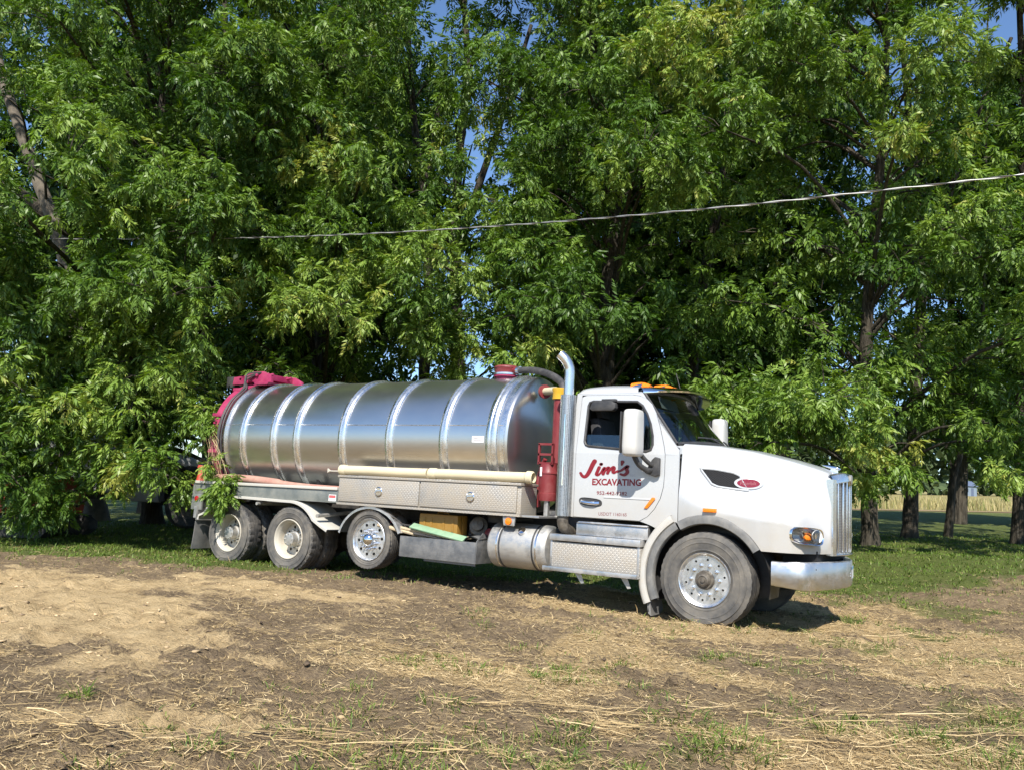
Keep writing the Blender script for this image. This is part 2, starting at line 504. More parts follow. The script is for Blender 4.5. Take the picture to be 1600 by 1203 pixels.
def copy_tree(o, parent=None):
    c = o.copy(); COL.objects.link(c)
    if parent is not None: c.parent = parent
    for ch in list(o.children): copy_tree(ch, c)
    return c

def plate(mb, outer, holes, fn, th):
    """polygon with holes in 2D -> slab; fn(a, b, t) -> xyz, t in {0, th}"""
    loops = [outer] + holes
    flat = [p for lp in loops for p in lp]
    tris = tessellate_polygon([[Vector((p[0], p[1], 0)) for p in lp] for lp in loops])
    n = len(flat)
    vs = [fn(a, b, 0.0) for a, b in flat] + [fn(a, b, th) for a, b in flat]
    fs = [tuple(t) for t in tris] + [tuple(i + n for i in t[::-1]) for t in tris]
    k = 0
    for lp in loops:
        m = len(lp)
        for i in range(m):
            j = (i + 1) % m
            fs.append((k + i, k + j, n + k + j, n + k + i))
        k += m
    mb.add(vs, fs)
    return mb

def circ(cx, cy, r, n=16, ry=None):
    return [(cx + r * math.cos(2 * PI * k / n), cy + (ry or r) * math.sin(2 * PI * k / n)) for k in range(n)]

def catmull(pts, n=8):
    P = [Vector(p) for p in pts]
    P = [P[0] * 2 - P[1]] + P + [P[-1] * 2 - P[-2]]
    out = []
    for i in range(1, len(P) - 2):
        for k in range(n):
            t = k / n
            a, b, c, d = P[i - 1], P[i], P[i + 1], P[i + 2]
            out.append(0.5 * ((2 * b) + (c - a) * t + (2 * a - 5 * b + 4 * c - d) * t * t + (3 * b - a - 3 * c + d) * t ** 3))
    out.append(P[-2])
    return out

def lerp_tab(tab, x):
    xs = [t[0] for t in tab]; ys = [t[1] for t in tab]
    return float(np.interp(x, xs, ys))

def text_mesh(name, body, fn, mat, parent, bold=0.0, spacing=1.0):
    """flat lettering: fn(x, y) maps text space (cap height about 0.7) to the surface"""
    cu = bpy.data.curves.new('lettering', 'FONT')
    cu.body = body
    cu.offset = bold
    cu.resolution_u = 3
    cu.space_character = spacing
    to = bpy.data.objects.new('lettering', cu)
    COL.objects.link(to)
    dg = bpy.context.evaluated_depsgraph_get()
    me = bpy.data.meshes.new_from_object(to.evaluated_get(dg))
    bpy.data.objects.remove(to)
    xs = [v.co.x for v in me.vertices]; x0, x1 = min(xs), max(xs)
    ys = [v.co.y for v in me.vertices]; y0, y1 = min(ys), max(ys)
    for v in me.vertices:
        v.co = Vector(fn((v.co.x - x0) / (x1 - x0), (v.co.y - y0) / (y1 - y0)))
    me.name = name
    me.materials.clear(); me.materials.append(MATS[mat])
    o = bpy.data.objects.new(name, me)
    COL.objects.link(o); o.parent = parent
    return o
# ------------------------------------------------------------------ the tank truck
T = thing('tank_truck', 'white vacuum tank truck with ribbed stainless steel tank parked on trampled ground', 'truck')

def make_wheel(style, R, width, hubz, rim_r=0.305):
    h = holder('wheel', T)
    mb = MB()
    w = width
    mid = (rim_r + R) / 2
    prof = [(0.03, rim_r - 0.02), (0.006, rim_r + 0.004), (-0.004, rim_r + 0.03), (-0.008, rim_r + 0.034), (-0.008, rim_r + 0.042), (-0.006, rim_r + 0.046), (-0.016, mid - 0.01), (-0.020, mid - 0.006), (-0.020, mid + 0.004), (-0.016, mid + 0.008), (-0.014, mid + 0.05), (-0.018, mid + 0.053), (-0.017, mid + 0.060), (-0.012, mid + 0.063), (-0.002, R - 0.055), (0.012, R - 0.03), (0.024, R - 0.006)]
    # tread with circumferential grooves
    if style == 'steer':
        gro = [0.18, 0.36, 0.64, 0.82]
    elif style == 'lift':
        gro = [0.25, 0.5, 0.75]
    else:
        gro = [0.33, 0.66]
    t0, t1 = 0.035, w - 0.035
    edges = [t0]
    for g in gro:
        c = t0 + (t1 - t0) * g
        edges += [c - 0.008, c - 0.006, c + 0.006, c + 0.008]
    edges.append(t1)
    tr = []
    for i, t in enumerate(edges):
        k = (i - 1) % 4
        deep = i not in (0, len(edges) - 1) and k in (1, 2)
        crown = 0.006 * (2 * (t - w / 2) / w) ** 2
        tr.append((t, R - crown - (0.014 if deep else 0)))
    prof += tr
    prof += [(w - 0.024, R - 0.006), (w - 0.012, R - 0.03), (w + 0.002, R - 0.055), (w + 0.014, mid), (w, rim_r + 0.02), (w - 0.03, rim_r - 0.02)]
    np_ = len(prof)
    n = 120 if style == 'drive' else 88
    def mod(i, k, r):
        t, rr = prof[i]
        if style == 'drive' and rr > R - 0.04 and (t < w * 0.34 or t > w * 0.66):
            ph = (k + (0 if t < w * 0.5 else 2)) % 4
            return rr - (0.016 if ph in (0,) else 0)
        if style != 'drive' and rr > R - 0.02 and (t < 0.06 or t > w - 0.06):
            return rr - (0.007 if k % 2 == 0 else 0)
        return rr
    mb.lathe(prof, (0, 0, 0), (0, 1, 0), n, mod)
    mb.v = [(x, y - (0.02 * max(0, 1 - abs(x) / 0.25) if (z < -hubz + 0.06 and y < 0.05) else 0), max(z, -hubz - 0.012)) for x, y, z in mb.v]
    ty = mb.build('tyre', 'tyre_rubber', h, smooth=28)
    ty.data.materials.append(MATS['tyre_sidewall'])
    for p in ty.data.polygons:
        c = p.center
        if math.hypot(c.x, c.z) < R - 0.02: p.material_index = 1
    return h

def disc_with_holes(mb, r_out, r_in, hole_r, n_holes, hole_c, t, th, ph=0.0):
    holes = [circ(hole_c * math.cos(2 * PI * k / n_holes + ph), hole_c * math.sin(2 * PI * k / n_holes + ph), hole_r, 10) for k in range(n_holes)]
    if r_in > 0: holes.append(circ(0, 0, r_in, 20))
    plate(mb, circ(0, 0, r_out, 48), holes, lambda a, b, s: (a, t + s, b), th)

def finish_wheel(h, style, width):
    if style == 'steer':
        m = MB()
        m.lathe([(0.30, 0.25), (0.06, 0.268), (0.03, 0.276), (0.012, 0.29), (-0.006, 0.297), (-0.012, 0.306), (-0.004, 0.312), (0.02, 0.306)], (0, 0, 0), (0, 1, 0), 56)
        disc_with_holes(m, 0.277, 0.0, 0.0135, 10, 0.232, 0.035, 0.012, 0.2)
        m.build('rim', 'rim_polished', h)
        m = MB()
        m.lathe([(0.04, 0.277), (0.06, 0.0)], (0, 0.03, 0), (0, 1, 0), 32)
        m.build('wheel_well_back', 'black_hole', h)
        m = MB()
        m.lathe([(0.034, 0.112), (-0.002, 0.108), (-0.012, 0.10), (-0.012, 0.082)], (0, 0, 0), (0, 1, 0), 28)
        m.lathe([(-0.012, 0.084), (-0.03, 0.078), (-0.055, 0.066), (-0.06, 0.05), (-0.052, 0.048), (-0.052, 0.03), (-0.066, 0.026), (-0.066, 0.0)], (0, 0, 0), (0, 1, 0), 24)
        m.build('hub', 'hub_grease', h)
        m = MB()
        for k in range(10):
            a = 2 * PI * k / 10
            c = (0.168 * math.cos(a), 0, 0.168 * math.sin(a))
            m.lathe([(0.035, 0.024), (0.018, 0.022), (0.016, 0.016), (-0.01, 0.015), (-0.016, 0.009), (-0.03, 0.008), (-0.03, 0.0)], c, (0, 1, 0), 8)
        m.build_each('lug_nut', 'dull_chrome', h, smooth=20)
    elif style == 'lift':
        m = MB()
        m.lathe([(0.22, 0.25), (0.06, 0.268), (0.035, 0.278), (0.012, 0.286), (-0.004, 0.292), (-0.012, 0.302), (-0.003, 0.31), (0.02, 0.304)], (0, 0, 0), (0, 1, 0), 56)
        disc_with_holes(m, 0.279, 0.0, 0.024, 10, 0.222, 0.032, 0.012, 0.1)
        m.build('rim', 'rim_polished', h)
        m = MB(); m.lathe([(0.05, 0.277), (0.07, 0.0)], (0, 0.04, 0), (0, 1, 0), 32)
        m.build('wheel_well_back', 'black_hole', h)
        m = MB()
        m.lathe([(0.032, 0.105), (0.0, 0.10), (-0.03, 0.092), (-0.06, 0.072), (-0.078, 0.04), (-0.084, 0.0)], (0, 0, 0), (0, 1, 0), 32)
        m.build('hub', 'chrome', h)
        m = MB()
        for k in range(10):
            a = 2 * PI * k / 10 + 0.3
            c = (0.14 * math.cos(a), 0, 0.14 * math.sin(a))
            m.lathe([(0.032, 0.024), (0.012, 0.023), (0.008, 0.017), (-0.035, 0.015), (-0.045, 0.0)], c, (0, 1, 0), 8)
        m.build_each('lug_nut', 'dull_chrome', h, smooth=20)
    else:
        m = MB()
        m.lathe([(0.02, 0.312), (-0.008, 0.312), (-0.012, 0.302), (-0.004, 0.292), (0.012, 0.286), (0.03, 0.272), (0.05, 0.262), (0.10, 0.255), (0.17, 0.25)], (0, 0, 0), (0, 1, 0), 56)
        disc_with_holes(m, 0.252, 0.0, 0.026, 8, 0.19, 0.165, 0.014, 0.25)
        m.build('rim', 'rim_painted', h)
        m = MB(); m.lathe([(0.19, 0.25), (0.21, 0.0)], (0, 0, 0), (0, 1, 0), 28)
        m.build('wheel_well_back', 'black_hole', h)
        m = MB()
        m.lathe([(0.165, 0.125), (0.12, 0.12), (0.11, 0.10), (0.03, 0.096), (0.022, 0.104), (0.004, 0.104), (-0.002, 0.085), (-0.004, 0.0)], (0, 0, 0), (0, 1, 0), 28)
        m.build('hub', 'hub_metal', h)
        m = MB()
        for k in range(10):
            a = 2 * PI * k / 10 + 0.1
            m.lathe([(0.165, 0.02), (0.135, 0.018), (0.132, 0.0)], (0.142 * math.cos(a), 0, 0.142 * math.sin(a)), (0, 1, 0), 6)
        for k in range(8):
            a = 2 * PI * k / 8
            m.lathe([(0.004, 0.013), (-0.012, 0.012), (-0.014, 0.0)], (0.083 * math.cos(a), 0, 0.083 * math.sin(a)), (0, 1, 0), 6)
        m.build_each('lug_nut', 'hub_metal', h, smooth=20)

# wheels
wz, wr = 0.49, 0.46
w0 = make_wheel('steer', 0.552, 0.40, wz); finish_wheel(w0, 'steer', 0.40)
w0.location = (0, -1.20, wz); w0.rotation_euler = (0, 0, 0)
w1 = copy_tree(w0); w1.location = (0, 1.20, wz); w1.rotation_euler = (0, 0, PI)
l0 = make_wheel('lift', 0.432, 0.26, 5.0); finish_wheel(l0, 'lift', 0.26)
l0.location = (-5.115, -1.19, 0.575); l0.rotation_euler = (0, 0.0, 0)
l1 = copy_tree(l0); l1.location = (-5.115, 1.19, 0.575); l1.rotation_euler = (0, 0, PI)
d0 = make_wheel('drive', 0.520, 0.275, wr); finish_wheel(d0, 'drive', 0.275)
d0.location = (-6.775, -1.20, wr)
first = True
for x in (-6.775, -8.19):
    for s in (-1, 1):
        if x == -6.775 and s == -1: q = d0
        else:
            q = copy_tree(d0); q.location = (x, s * 1.20, wr); q.rotation_euler = (0, 0, 0 if s < 0 else PI)
        i = holder('inner_wheel', T, (x, s * 0.86, wr), 0 if s < 0 else PI)
        for ch in d0.children:
            if ch.name.startswith('tyre'):
                c = ch.copy(); COL.objects.link(c); c.parent = i
        MB().lathe([(0.02, 0.31), (0.03, 0.27), (0.2, 0.25), (0.2, 0.0)], (0, 0, 0), (0, 1, 0), 24).build('rim', 'rim_painted', i)
for i, q in enumerate((d0, w0, l0)): pass

# chassis
ch = MB()
for s in (-1, 1):
    ch.box(-9.05, 0.95, s * 0.42 - 0.045, s * 0.42 + 0.045, 0.80, 1.08)
for x in (-9.0, -7.5, -6.0, -4.2, -3.1, -1.2, 0.3, 0.9):
    ch.box(x - 0.05, x + 0.05, -0.375, 0.375, 0.84, 1.04)
ch.build_each('chassis_rail', 'steel_frame', T, bevel=0.008)
ax = MB()
ax.tube([(0, -0.95, wz), (0, 0.95, wz)], 0.07, 10)
for x in (-6.775, -8.19):
    ax.tube([(x, -1.1, wr), (x, 1.1, wr)], 0.075, 10)
    ax.lathe([(-0.24, 0.08), (-0.18, 0.19), (0, 0.24), (0.18, 0.19), (0.24, 0.08)], (x, 0, wr), (1, 0, 0), 16)
ax.tube([(-5.115, -1.0, 0.575), (-5.115, 1.0, 0.575)], 0.07, 10)
ax.build_each('axle', 'steel_frame', T)
sp = MB()
for s in (-1, 1):
    for (xa, xb, z) in ((-0.75, 0.75, 0.62), (-7.4, -6.2, 0.66), (-8.8, -7.6, 0.66)):
        for k in range(4):
            sp.box(xa + 0.12 * k, xb - 0.12 * k, s * 0.44 - 0.045, s * 0.44 + 0.045, z + 0.03 * k, z + 0.026 + 0.03 * k)
    sp.lathe([(0, 0.12), (0.02, 0.15), (0.12, 0.13), (0.14, 0.15), (0.26, 0.12)], (-5.0, s * 0.6, 0.62), (0, 0, 1), 14)
    sp.lathe([(0, 0.0), (0, 0.13), (0.7, 0.13), (0.7, 0)], (-6.3, s * 0.18, 0.72), (1, 0, 0), 14)
sp.build_each('suspension', 'steel_frame', T)
ug = MB()
ug.box(-1.9, 0.6, -0.34, 0.34, 0.62, 1.05); ug.box(-1.1, 0.5, -0.36, 0.36, 1.05, 1.6)
ug.tube([(-1.9, 0, 0.8), (-6.6, 0, 0.52)], 0.06, 10)
ug.lathe([(0, 0), (0, 0.15), (0.8, 0.15), (0.8, 0)], (-4.6, 0.2, 0.75), (1, 0, 0), 14)
ug.lathe([(0, 0), (0.02, 0.19), (0.6, 0.19), (0.62, 0)], (-3.5, -0.45, 0.95), (1, 0, 0), 18)
ug.box(-3.25, -2.95, -0.85, -0.4, 0.95, 1.04)
ug.build_each('driveline', 'steel_frame', T)
hs = MB()
for a in range(4):
    hs.tube(catmull([(-3.75 + 0.1 * a, -0.62, 1.04), (-3.55, -0.8 - 0.02 * a, 0.9 - 0.05 * a), (-3.3, -0.72, 0.78 + 0.05 * a), (-3.0, -0.75, 0.98), (-2.6, -0.7, 1.02)], 6), 0.018, 7)
hs.build_each('air_line', 'rubber_hose', T)
pv = MB()
pv.lathe([(0, 0.0), (0.0, 0.12), (0.03, 0.14), (0.12, 0.13), (0.13, 0.08), (0.24, 0.08), (0.26, 0)], (-3.42, -0.80, 0.86), (0.4, -0.8, 0.2), 16)
pv.build('relay_valve', 'hub_grease', T)
MB().lathe([(0, 0.0), (0.0, 0.06), (0.1, 0.07), (0.12, 0.0)], (-3.18, -0.82, 0.78), (0, -1, 0.2), 14).build('pump_head', 'red_paint', T)

# ---------------- tank
ZT = 2.107
tk = MB()
R0 = 1.0
prof = [(-8.80, 0.93), (-8.80, R0)]
for x in np.arange(-8.7, -3.0, 0.3): prof.append((float(x), R0))
prof += [(-2.98, R0), (-2.955, 0.995), (-2.93, 0.975), (-2.905, 0.93), (-2.86, 0.80), (-2.80, 0.60), (-2.74, 0.38), (-2.70, 0.2), (-2.685, 0.07), (-2.68, 0.0)]
tk.lathe(prof, (0, 0, ZT), (1, 0, 0), 96)
tank = tk.build('tank', 'tank_steel', T, smooth=22)
for x, w in ((-8.32, 0.165), (-7.556, 0.165), (-7.014, 0.165), (-6.005, 0.165), (-5.036, 0.165), (-4.013, 0.165), (-3.18, 0.20)):
    h = w / 2
    MB().lathe([(-h, R0 - 0.004), (-h + 0.006, R0 + 0.010), (-h + 0.022, R0 + 0.028), (-h * 0.28, R0 + 0.034), (-h * 0.16, R0 + 0.020), (h * 0.16, R0 + 0.020), (h * 0.28, R0 + 0.034), (h - 0.022, R0 + 0.028), (h - 0.006, R0 + 0.010), (h, R0 - 0.004)],
               (x, 0, ZT), (1, 0, 0), 96).build('tank_band', 'band_steel', tank, smooth=50)
MB().lathe([(-0.05, R0 - 0.003), (-0.048, R0 + 0.004), (0.014, R0 + 0.004), (0.02, R0 - 0.004)], (-2.99, 0, ZT), (1, 0, 0), 96).build('head_band', 'band_steel', tank)
a = math.asin((2.30 - ZT) / R0)
MB().tube([(-8.79, -(R0 + 0.001) * math.cos(a), 2.30), (-3.0, -(R0 + 0.001) * math.cos(a), 2.30)], 0.006, 6).build('weld_bead', 'band_steel', tank)
def on_tank(x, z, off=0.003):
    return (x, -math.sqrt(max(0, (R0 + off) ** 2 - (z - ZT) ** 2)), z)
sk = MB(); sk.grid([[on_tank(-3.505, 2.055 + 0.09 * k / 4) for k in range(5)], [on_tank(-3.30, 2.055 + 0.09 * k / 4) for k in range(5)]])
sk.build('data_label', 'sticker_white', tank)
sk = MB(); sk.grid([[on_tank(-3.48, 2.075 + 0.012 * k, 0.005) for k in range(2)], [on_tank(-3.34, 2.075 + 0.012 * k, 0.005) for k in range(2)]])
sk.grid([[on_tank(-3.48, 2.105 + 0.012 * k, 0.005) for k in range(2)], [on_tank(-3.40, 2.105 + 0.012 * k, 0.005) for k in range(2)]])
sk.build('label_print', 'grey_letter', tank)
cr = MB()
for x in np.arange(-8.4, -2.9, 0.9):
    cr.prism([(-0.75, 1.10), (0.75, 1.10), (0.85, 1.42), (0.6, 1.24), (0.3, 1.13), (-0.3, 1.13), (-0.6, 1.24), (-0.85, 1.42)], 'x', float(x) - 0.03, float(x) + 0.03)
cr.box(-8.75, -2.75, -0.5, -0.34, 1.083, 1.16); cr.box(-8.75, -2.75, 0.34, 0.5, 1.083, 1.16)
cr.build_each('tank_saddle', 'steel_frame', T)

# manhole, vapour hose, moisture trap
mh = MB()
mh.lathe([(0.96, 0.17), (1.03, 0.17), (1.03, 0.205), (1.055, 0.205), (1.055, 0.0)], (-3.61, 0, ZT), (0, 0, 1), 32)
mh.build('manway_neck', 'pink_paint', T)
MB().lathe([(1.056, 0.212), (1.085, 0.212), (1.087, 0.18)], (-3.61, 0, ZT), (0, 0, 1), 32).build('manway_clamp', 'dull_chrome', T)
m2 = MB()
m2.lathe([(1.083, 0.19), (1.15, 0.192), (1.17, 0.205), (1.19, 0.20), (1.205, 0.17), (1.21, 0)], (-3.61, 0, ZT), (0, 0, 1), 32)
m2.tube([(-3.5, -0.05, 3.23), (-3.36, -0.08, 3.225)], 0.058, 14)
m2.build('manway_lid', 'red_paint', T)
MB().tube([(-3.37, -0.08, 3.225), (-3.32, -0.09, 3.223)], 0.066, 16).build('hose_clamp', 'dull_chrome', T)
MB().tube(catmull([(-3.36, -0.08, 3.225), (-3.1, -0.12, 3.215), (-2.8, -0.25, 3.15), (-2.5, -0.42, 3.03), (-2.32, -0.55, 2.90), (-2.28, -0.62, 2.72)], 8), 0.052, 14).build('vent_hose', 'rubber_hose', T)
mt = MB()
mt.tube([(-2.33, -0.60, 1.80), (-2.33, -0.60, 2.74)], 0.085, 20)
mt.lathe([(0, 0), (0.0, 0.122), (0.03, 0.128), (0.10, 0.128), (0.105, 0.122), (0.36, 0.122), (0.365, 0.13), (0.39, 0.13), (0.40, 0.122), (0.50, 0.115), (0.50, 0)], (-2.36, -0.78, 1.29), (0, 0, 1), 28)
for (x, y) in ((-2.47, -0.86), (-2.26, -0.86)):
    mt.box(x - 0.012, x + 0.012, y - 0.02, y + 0.02, 1.78, 2.06)
mt.box(-2.48, -2.25, -0.88, -0.85, 1.90, 1.93); mt.box(-2.48, -2.25, -0.88, -0.85, 2.04, 2.07)
mt.box(-2.47, -2.26, -0.88, -0.62, 1.79, 1.81)
mt.tube(catmull([(-2.53, -0.70, 1.2), (-2.55, -0.72, 1.5), (-2.52, -0.7, 1.74), (-2.44, -0.74, 1.86)], 6), 0.03, 10)
mt.build('moisture_trap', 'red_paint', T, smooth=40)
MB().box(-2.42, -2.39, -0.905, -0.902, 1.62, 1.74).build('trap_label', 'sticker_white', T)
yc = MB(); yc.lathe([(0, 0.09), (0, 0.108), (0.10, 0.105), (0.13, 0.115), (0.155, 0.115), (0.16, 0)], (-2.33, -0.60, 2.70), (0, 0, 1), 24)
yc.build('trap_cap', 'yellow_paint', T)
nz = MB(); nz.tube([(-2.80, -0.30, 2.86), (-2.45, -0.52, 2.84)], 0.055, 14); nz.build('trap_pipe', 'cream_hose', T)
fl = MB(); fl.lathe([(0, 0.05), (0, 0.1), (0.04, 0.1), (0.04, 0.05)], (-2.74, -0.34, 2.855), (0.35, -0.22, -0.02), 18); fl.build('pipe_flange', 'red_paint', T)

# rear door ring, hoist, hydraulic lines
rr = MB()
rr.lathe([(-8.80, 1.0), (-8.80, 1.055), (-8.84, 1.06), (-8.845, 1.0), (-8.93, 0.995), (-8.94, 1.05), (-9.08, 1.055), (-9.10, 1.0), (-9.10, 0.85), (-9.22, 0.6), (-9.30, 0.3), (-9.32, 0.0)], (0, 0, ZT), (1, 0, 0), 72)
rr.build('rear_door', 'pink_paint', T)
lr = MB()
lr.lathe([(-8.79, 1.0), (-8.785, 1.045), (-8.745, 1.045), (-8.74, 1.0)], (0, 0, ZT), (1, 0, 0), 72); lr.build('door_flange', 'band_steel', T)
hg = MB()
for y in (-0.42, 0.34):
    hg.prism([(-9.42, 3.10), (-9.40, 3.24), (-9.05, 3.27), (-8.9, 3.33), (-8.62, 3.33), (-8.42, 3.24), (-8.38, 3.10), (-8.7, 3.10), (-8.9, 3.15), (-9.15, 3.10)], 'y', y, y + 0.06)
hg.box(-9.38, -9.12, -0.40, 0.36, 3.12, 3.22); hg.box(-8.85, -8.65, -0.40, 0.36, 3.20, 3.31)
for y in (-0.25, 0.2):
    hg.lathe([(0, 0), (0, 0.05), (0.5, 0.05), (0.5, 0.025), (0.62, 0.025), (0.62, 0)], (-9.15, y, 3.22), (1, 0, 0.12), 12)
hg.tube([(-9.22, -0.42, 3.20), (-9.22, 0.42, 3.20)], 0.03, 10); hg.tube([(-8.75, -0.46, 3.26), (-8.75, 0.42, 3.26)], 0.03, 10)
hg.prism([(-8.72, 3.07), (-8.4, 3.07), (-8.36, 3.12), (-8.75, 3.12)], 'y', -0.5, 0.45)
hg.build('door_hoist', 'pink_paint', T, bevel=0.006)
MB().box(-9.62, -9.44, -0.4, 0.4, 3.05, 3.26).build('rear_lamp_box', 'black_plastic', T, bevel=0.02)
for s in (-1, 1):
    lt = MB()
    for k in range(9):
        a = math.radians(20 + 35 * k)
        lt.box(-9.13, -8.83, math.cos(a) * 1.06 - 0.03, math.cos(a) * 1.06 + 0.03, ZT + math.sin(a) * 1.06 - 0.03, ZT + math.sin(a) * 1.06 + 0.03)
    break
lt.build_each('door_clamp', 'pink_paint', T, bevel=0.005)
hl = MB()
for off in (0.0, 0.05, 0.10):
    pts = [(-8.95 + 0.3 * k, -0.42 + 0.05 * off, 3.30 - 0.0 * k) for k in (0.6,)]
    pts = [(-8.66, -0.42, 3.31), (-8.95, -0.50, 3.27 - off)]
    for k in range(7):
        ang = math.radians(60 + 19 * k)
        rad = 1.085 + 0.012 * (off * 20 % 2)
        pts.append((-8.86 + off * 0.9, -rad * math.sin(ang - PI / 6 * 0.8), ZT + rad * math.cos(ang - PI / 6 * 0.8)))
    hl.tube(catmull(pts, 5), 0.014, 7)
hl.build_each('hydraulic_line', 'rubber_hose', T)

# ---------------- deck beside the tank
dk = MB()
for s in (-1, 1):
    y0, y1 = sorted((s * 1.20, s * 1.17))
    dk.prism([(-9.16, 1.07), (-9.16, 1.25), (-5.80, 1.27), (-5.80, 1.075)], 'y', y0, y1)
    y0, y1 = sorted((s * 1.17, s * 0.70))
    dk.prism([(-9.16, 1.22), (-9.16, 1.246), (-2.6, 1.266), (-2.6, 1.24)], 'y', y0, y1)
    for x in np.arange(-8.9, -5.8, 0.75):
        y0, y1 = sorted((s * 1.165, s * 0.48)); dk.box(x - 0.03, x + 0.03, y0, y1, 1.085, 1.215)
dk.build_each('side_deck', 'deck_metal', T, bevel=0.004)
dl = MB()
dl.prism([(-9.15, 1.252), (-9.15, 1.300), (-5.80, 1.316), (-5.80, 1.272)], 'y', -1.225, -1.12)
dl.build('deck_lip', 'deck_lip', T, bevel=0.006)
rs = MB()
rs.box(-9.22, -9.17, -1.2, 1.2, 0.93, 1.26); rs.box(-9.22, -8.95, -1.205, -1.17, 0.80, 1.07); rs.box(-9.15, -9.05, -1.15, -0.5, 0.83, 0.93)
rs.build_each('tail_plate', 'deck_metal', T, bevel=0.005)
MB().lathe([(0, 0), (0.0, 0.045), (0.02, 0.042), (0.026, 0)], (-9.08, -1.206, 0.99), (0, -1, 0), 16).build('side_marker', 'red_lens', T)
MB().box(-5.98, -5.83, -1.2045, -1.2015, 1.10, 1.20).build('deck_decal', 'sticker_white', T)
MB().box(-5.97, -5.84, -1.2075, -1.205, 1.15, 1.19).build('decal_print', 'sticker_red', T)
tv = MB()
tv.lathe([(0, 0), (0, 0.11), (0.05, 0.11), (0.06, 0.075), (0.3, 0.075), (0.31, 0.11), (0.36, 0.11), (0.36, 0)], (-9.30, -0.95, 1.55), (0, -0.2, -1), 16)
tv.tube([(-9.3, -0.95, 1.5), (-9.3, -0.6, 1.6), (-9.25, -0.3, 1.7)], 0.07, 12)
tv.build('discharge_valve', 'machine_red', T)

# ---------------- fenders
def fender(name, path, y0, y1, mat, lip=0.035, th=0.006):
    m = MB()
    rows = []
    n = len(path)
    for i, (x, z) in enumerate(path):
        a = path[max(0, i - 1)]; b = path[min(n - 1, i + 1)]
        tx, tz = b[0] - a[0], b[1] - a[1]; L = math.hypot(tx, tz); nx, nz = -tz / L, tx / L
        if nz < 0 and False: nx, nz = -nx, -nz
        rows.append([(x - nx * lip, y0, z - nz * lip), (x, y0, z), (x + nx * th, y0 + 0.01, z + nz * th), (x + nx * th, y1 - 0.01, z + nz * th), (x, y1, z), (x - nx * lip, y1, z - nz * lip),
                     (x - nx * lip, y1 - 0.004, z - nz * lip), (x - nx * th, y1 - 0.006, z - nz * th), (x - nx * th, y0 + 0.006, z - nz * th), (x - nx * lip, y0 + 0.004, z - nz * lip)])
    m.grid(rows, True)
    return m.build(name, mat, T, smooth=40)
pth = [(-8.97, 0.64), (-8.95, 0.72)]
pth += [(-8.19 + 0.66 * math.cos(t) - 0.05, wr + 0.62 * math.sin(t)) for t in np.radians(np.linspace(150, 100, 7))]
pth += [(-7.9, 1.075), (-7.4, 1.07), (-7.0, 1.065)]
pth += [(-6.775 + 0.66 * math.cos(t), wr + 0.605 * math.sin(t)) for t in np.radians(np.linspace(88, 35, 8))]
pth += [(-6.06, 0.72), (-5.92, 0.66)]
fender('rear_fender', pth, -1.25, -0.62, 'deck_lip')
fender('rear_fender', pth, 0.62, 1.25, 'deck_lip')
lp = [(-5.115 + (0.62 + 0.02 * (t < 1)) * math.cos(t), 0.50 + 0.56 * math.sin(t)) for t in np.radians(np.linspace(165, 22, 18))]
fender('lift_axle_fender', lp, -1.22, -0.9, 'rim_polished')
fender('lift_axle_fender', lp, 0.9, 1.22, 'rim_polished')
br = MB(); br.tube([(-6.12, -1.28, 0.86), (-6.12, -0.5, 0.92)], 0.03, 10); br.tube([(-7.5, -1.27, 0.98), (-7.5, -0.5, 0.98)], 0.026, 10); br.tube([(-4.62, -1.1, 0.78), (-4.62, -0.5, 0.9)], 0.02, 8)
br.build_each('fender_bracket', 'hub_metal', T)
mf = MB()
for s in (-1, 1):
    y0, y1 = sorted((s * 1.22, s * 0.62))
    rows = [[(-9.03 - 0.05 * t * t + 0.012 * math.sin(7 * v), y0 + (y1 - y0) * v, 0.83 - 0.70 * t) for v in np.linspace(0, 1, 7)] for t in np.linspace(0, 1, 6)]
    mf.grid([r + [(p[0] - 0.012, p[1], p[2]) for p in r[::-1]] for r in rows], True)
mf.build_each('mud_flap', 'grey_plastic', T)
mb_ = MB()
mb_.box(-9.09, -9.0, -1.235, -0.60, 0.62, 0.66); mb_.box(-9.09, -9.02, -1.235, -1.20, 0.62, 0.86)
mb_.build_each('mud_flap_hanger', 'dusty_aluminium', T)

# ---------------- tool box on the deck
tb = MB()
X0, X1, Z0, Z1, YB = -5.76, -2.50, 1.095, 1.470, -1.25
tb.box(X0, X1, YB + 0.02, -0.82, Z0, Z1)
tb.box(X0 - 0.01, X1 + 0.01, YB - 0.015, -0.80, Z1 + 0.002, Z1 + 0.035)
tb.box(X0 - 0.005, X1 + 0.005, YB - 0.005, -0.81, Z0 - 0.035, Z0 - 0.002)
tool_box = tb.build('tool_box', 'diamond_plate', T, bevel=0.006)
for xa, xb, lx in ((X0 + 0.02, -4.20, -4.94), (-4.17, X1 - 0.06, -3.30)):
    d = MB().box(xa, xb, YB - 0.004, YB + 0.018, Z0 + 0.02, Z1 - 0.012).build('box_door', 'diamond_plate', T, bevel=0.005)
    MB().lathe([(0, 0), (0, 0.07), (0.012, 0.072), (0.02, 0.062), (0.012, 0.055), (0.012, 0)], (lx, YB - 0.004, 1.285), (0, -1, 0), 24).build('latch_ring', 'chrome', d)
    hd = MB(); hd.prism([(-0.045, -0.016), (0.045, 0.0), (0.045, 0.022), (-0.045, 0.018)], 'y', YB - 0.034, YB - 0.017)
    hd.v = [(x + lx, y, z + 1.285) for x, y, z in hd.v]
    hd.build('latch_handle', 'dull_chrome', d, bevel=0.003)
ep = MB()
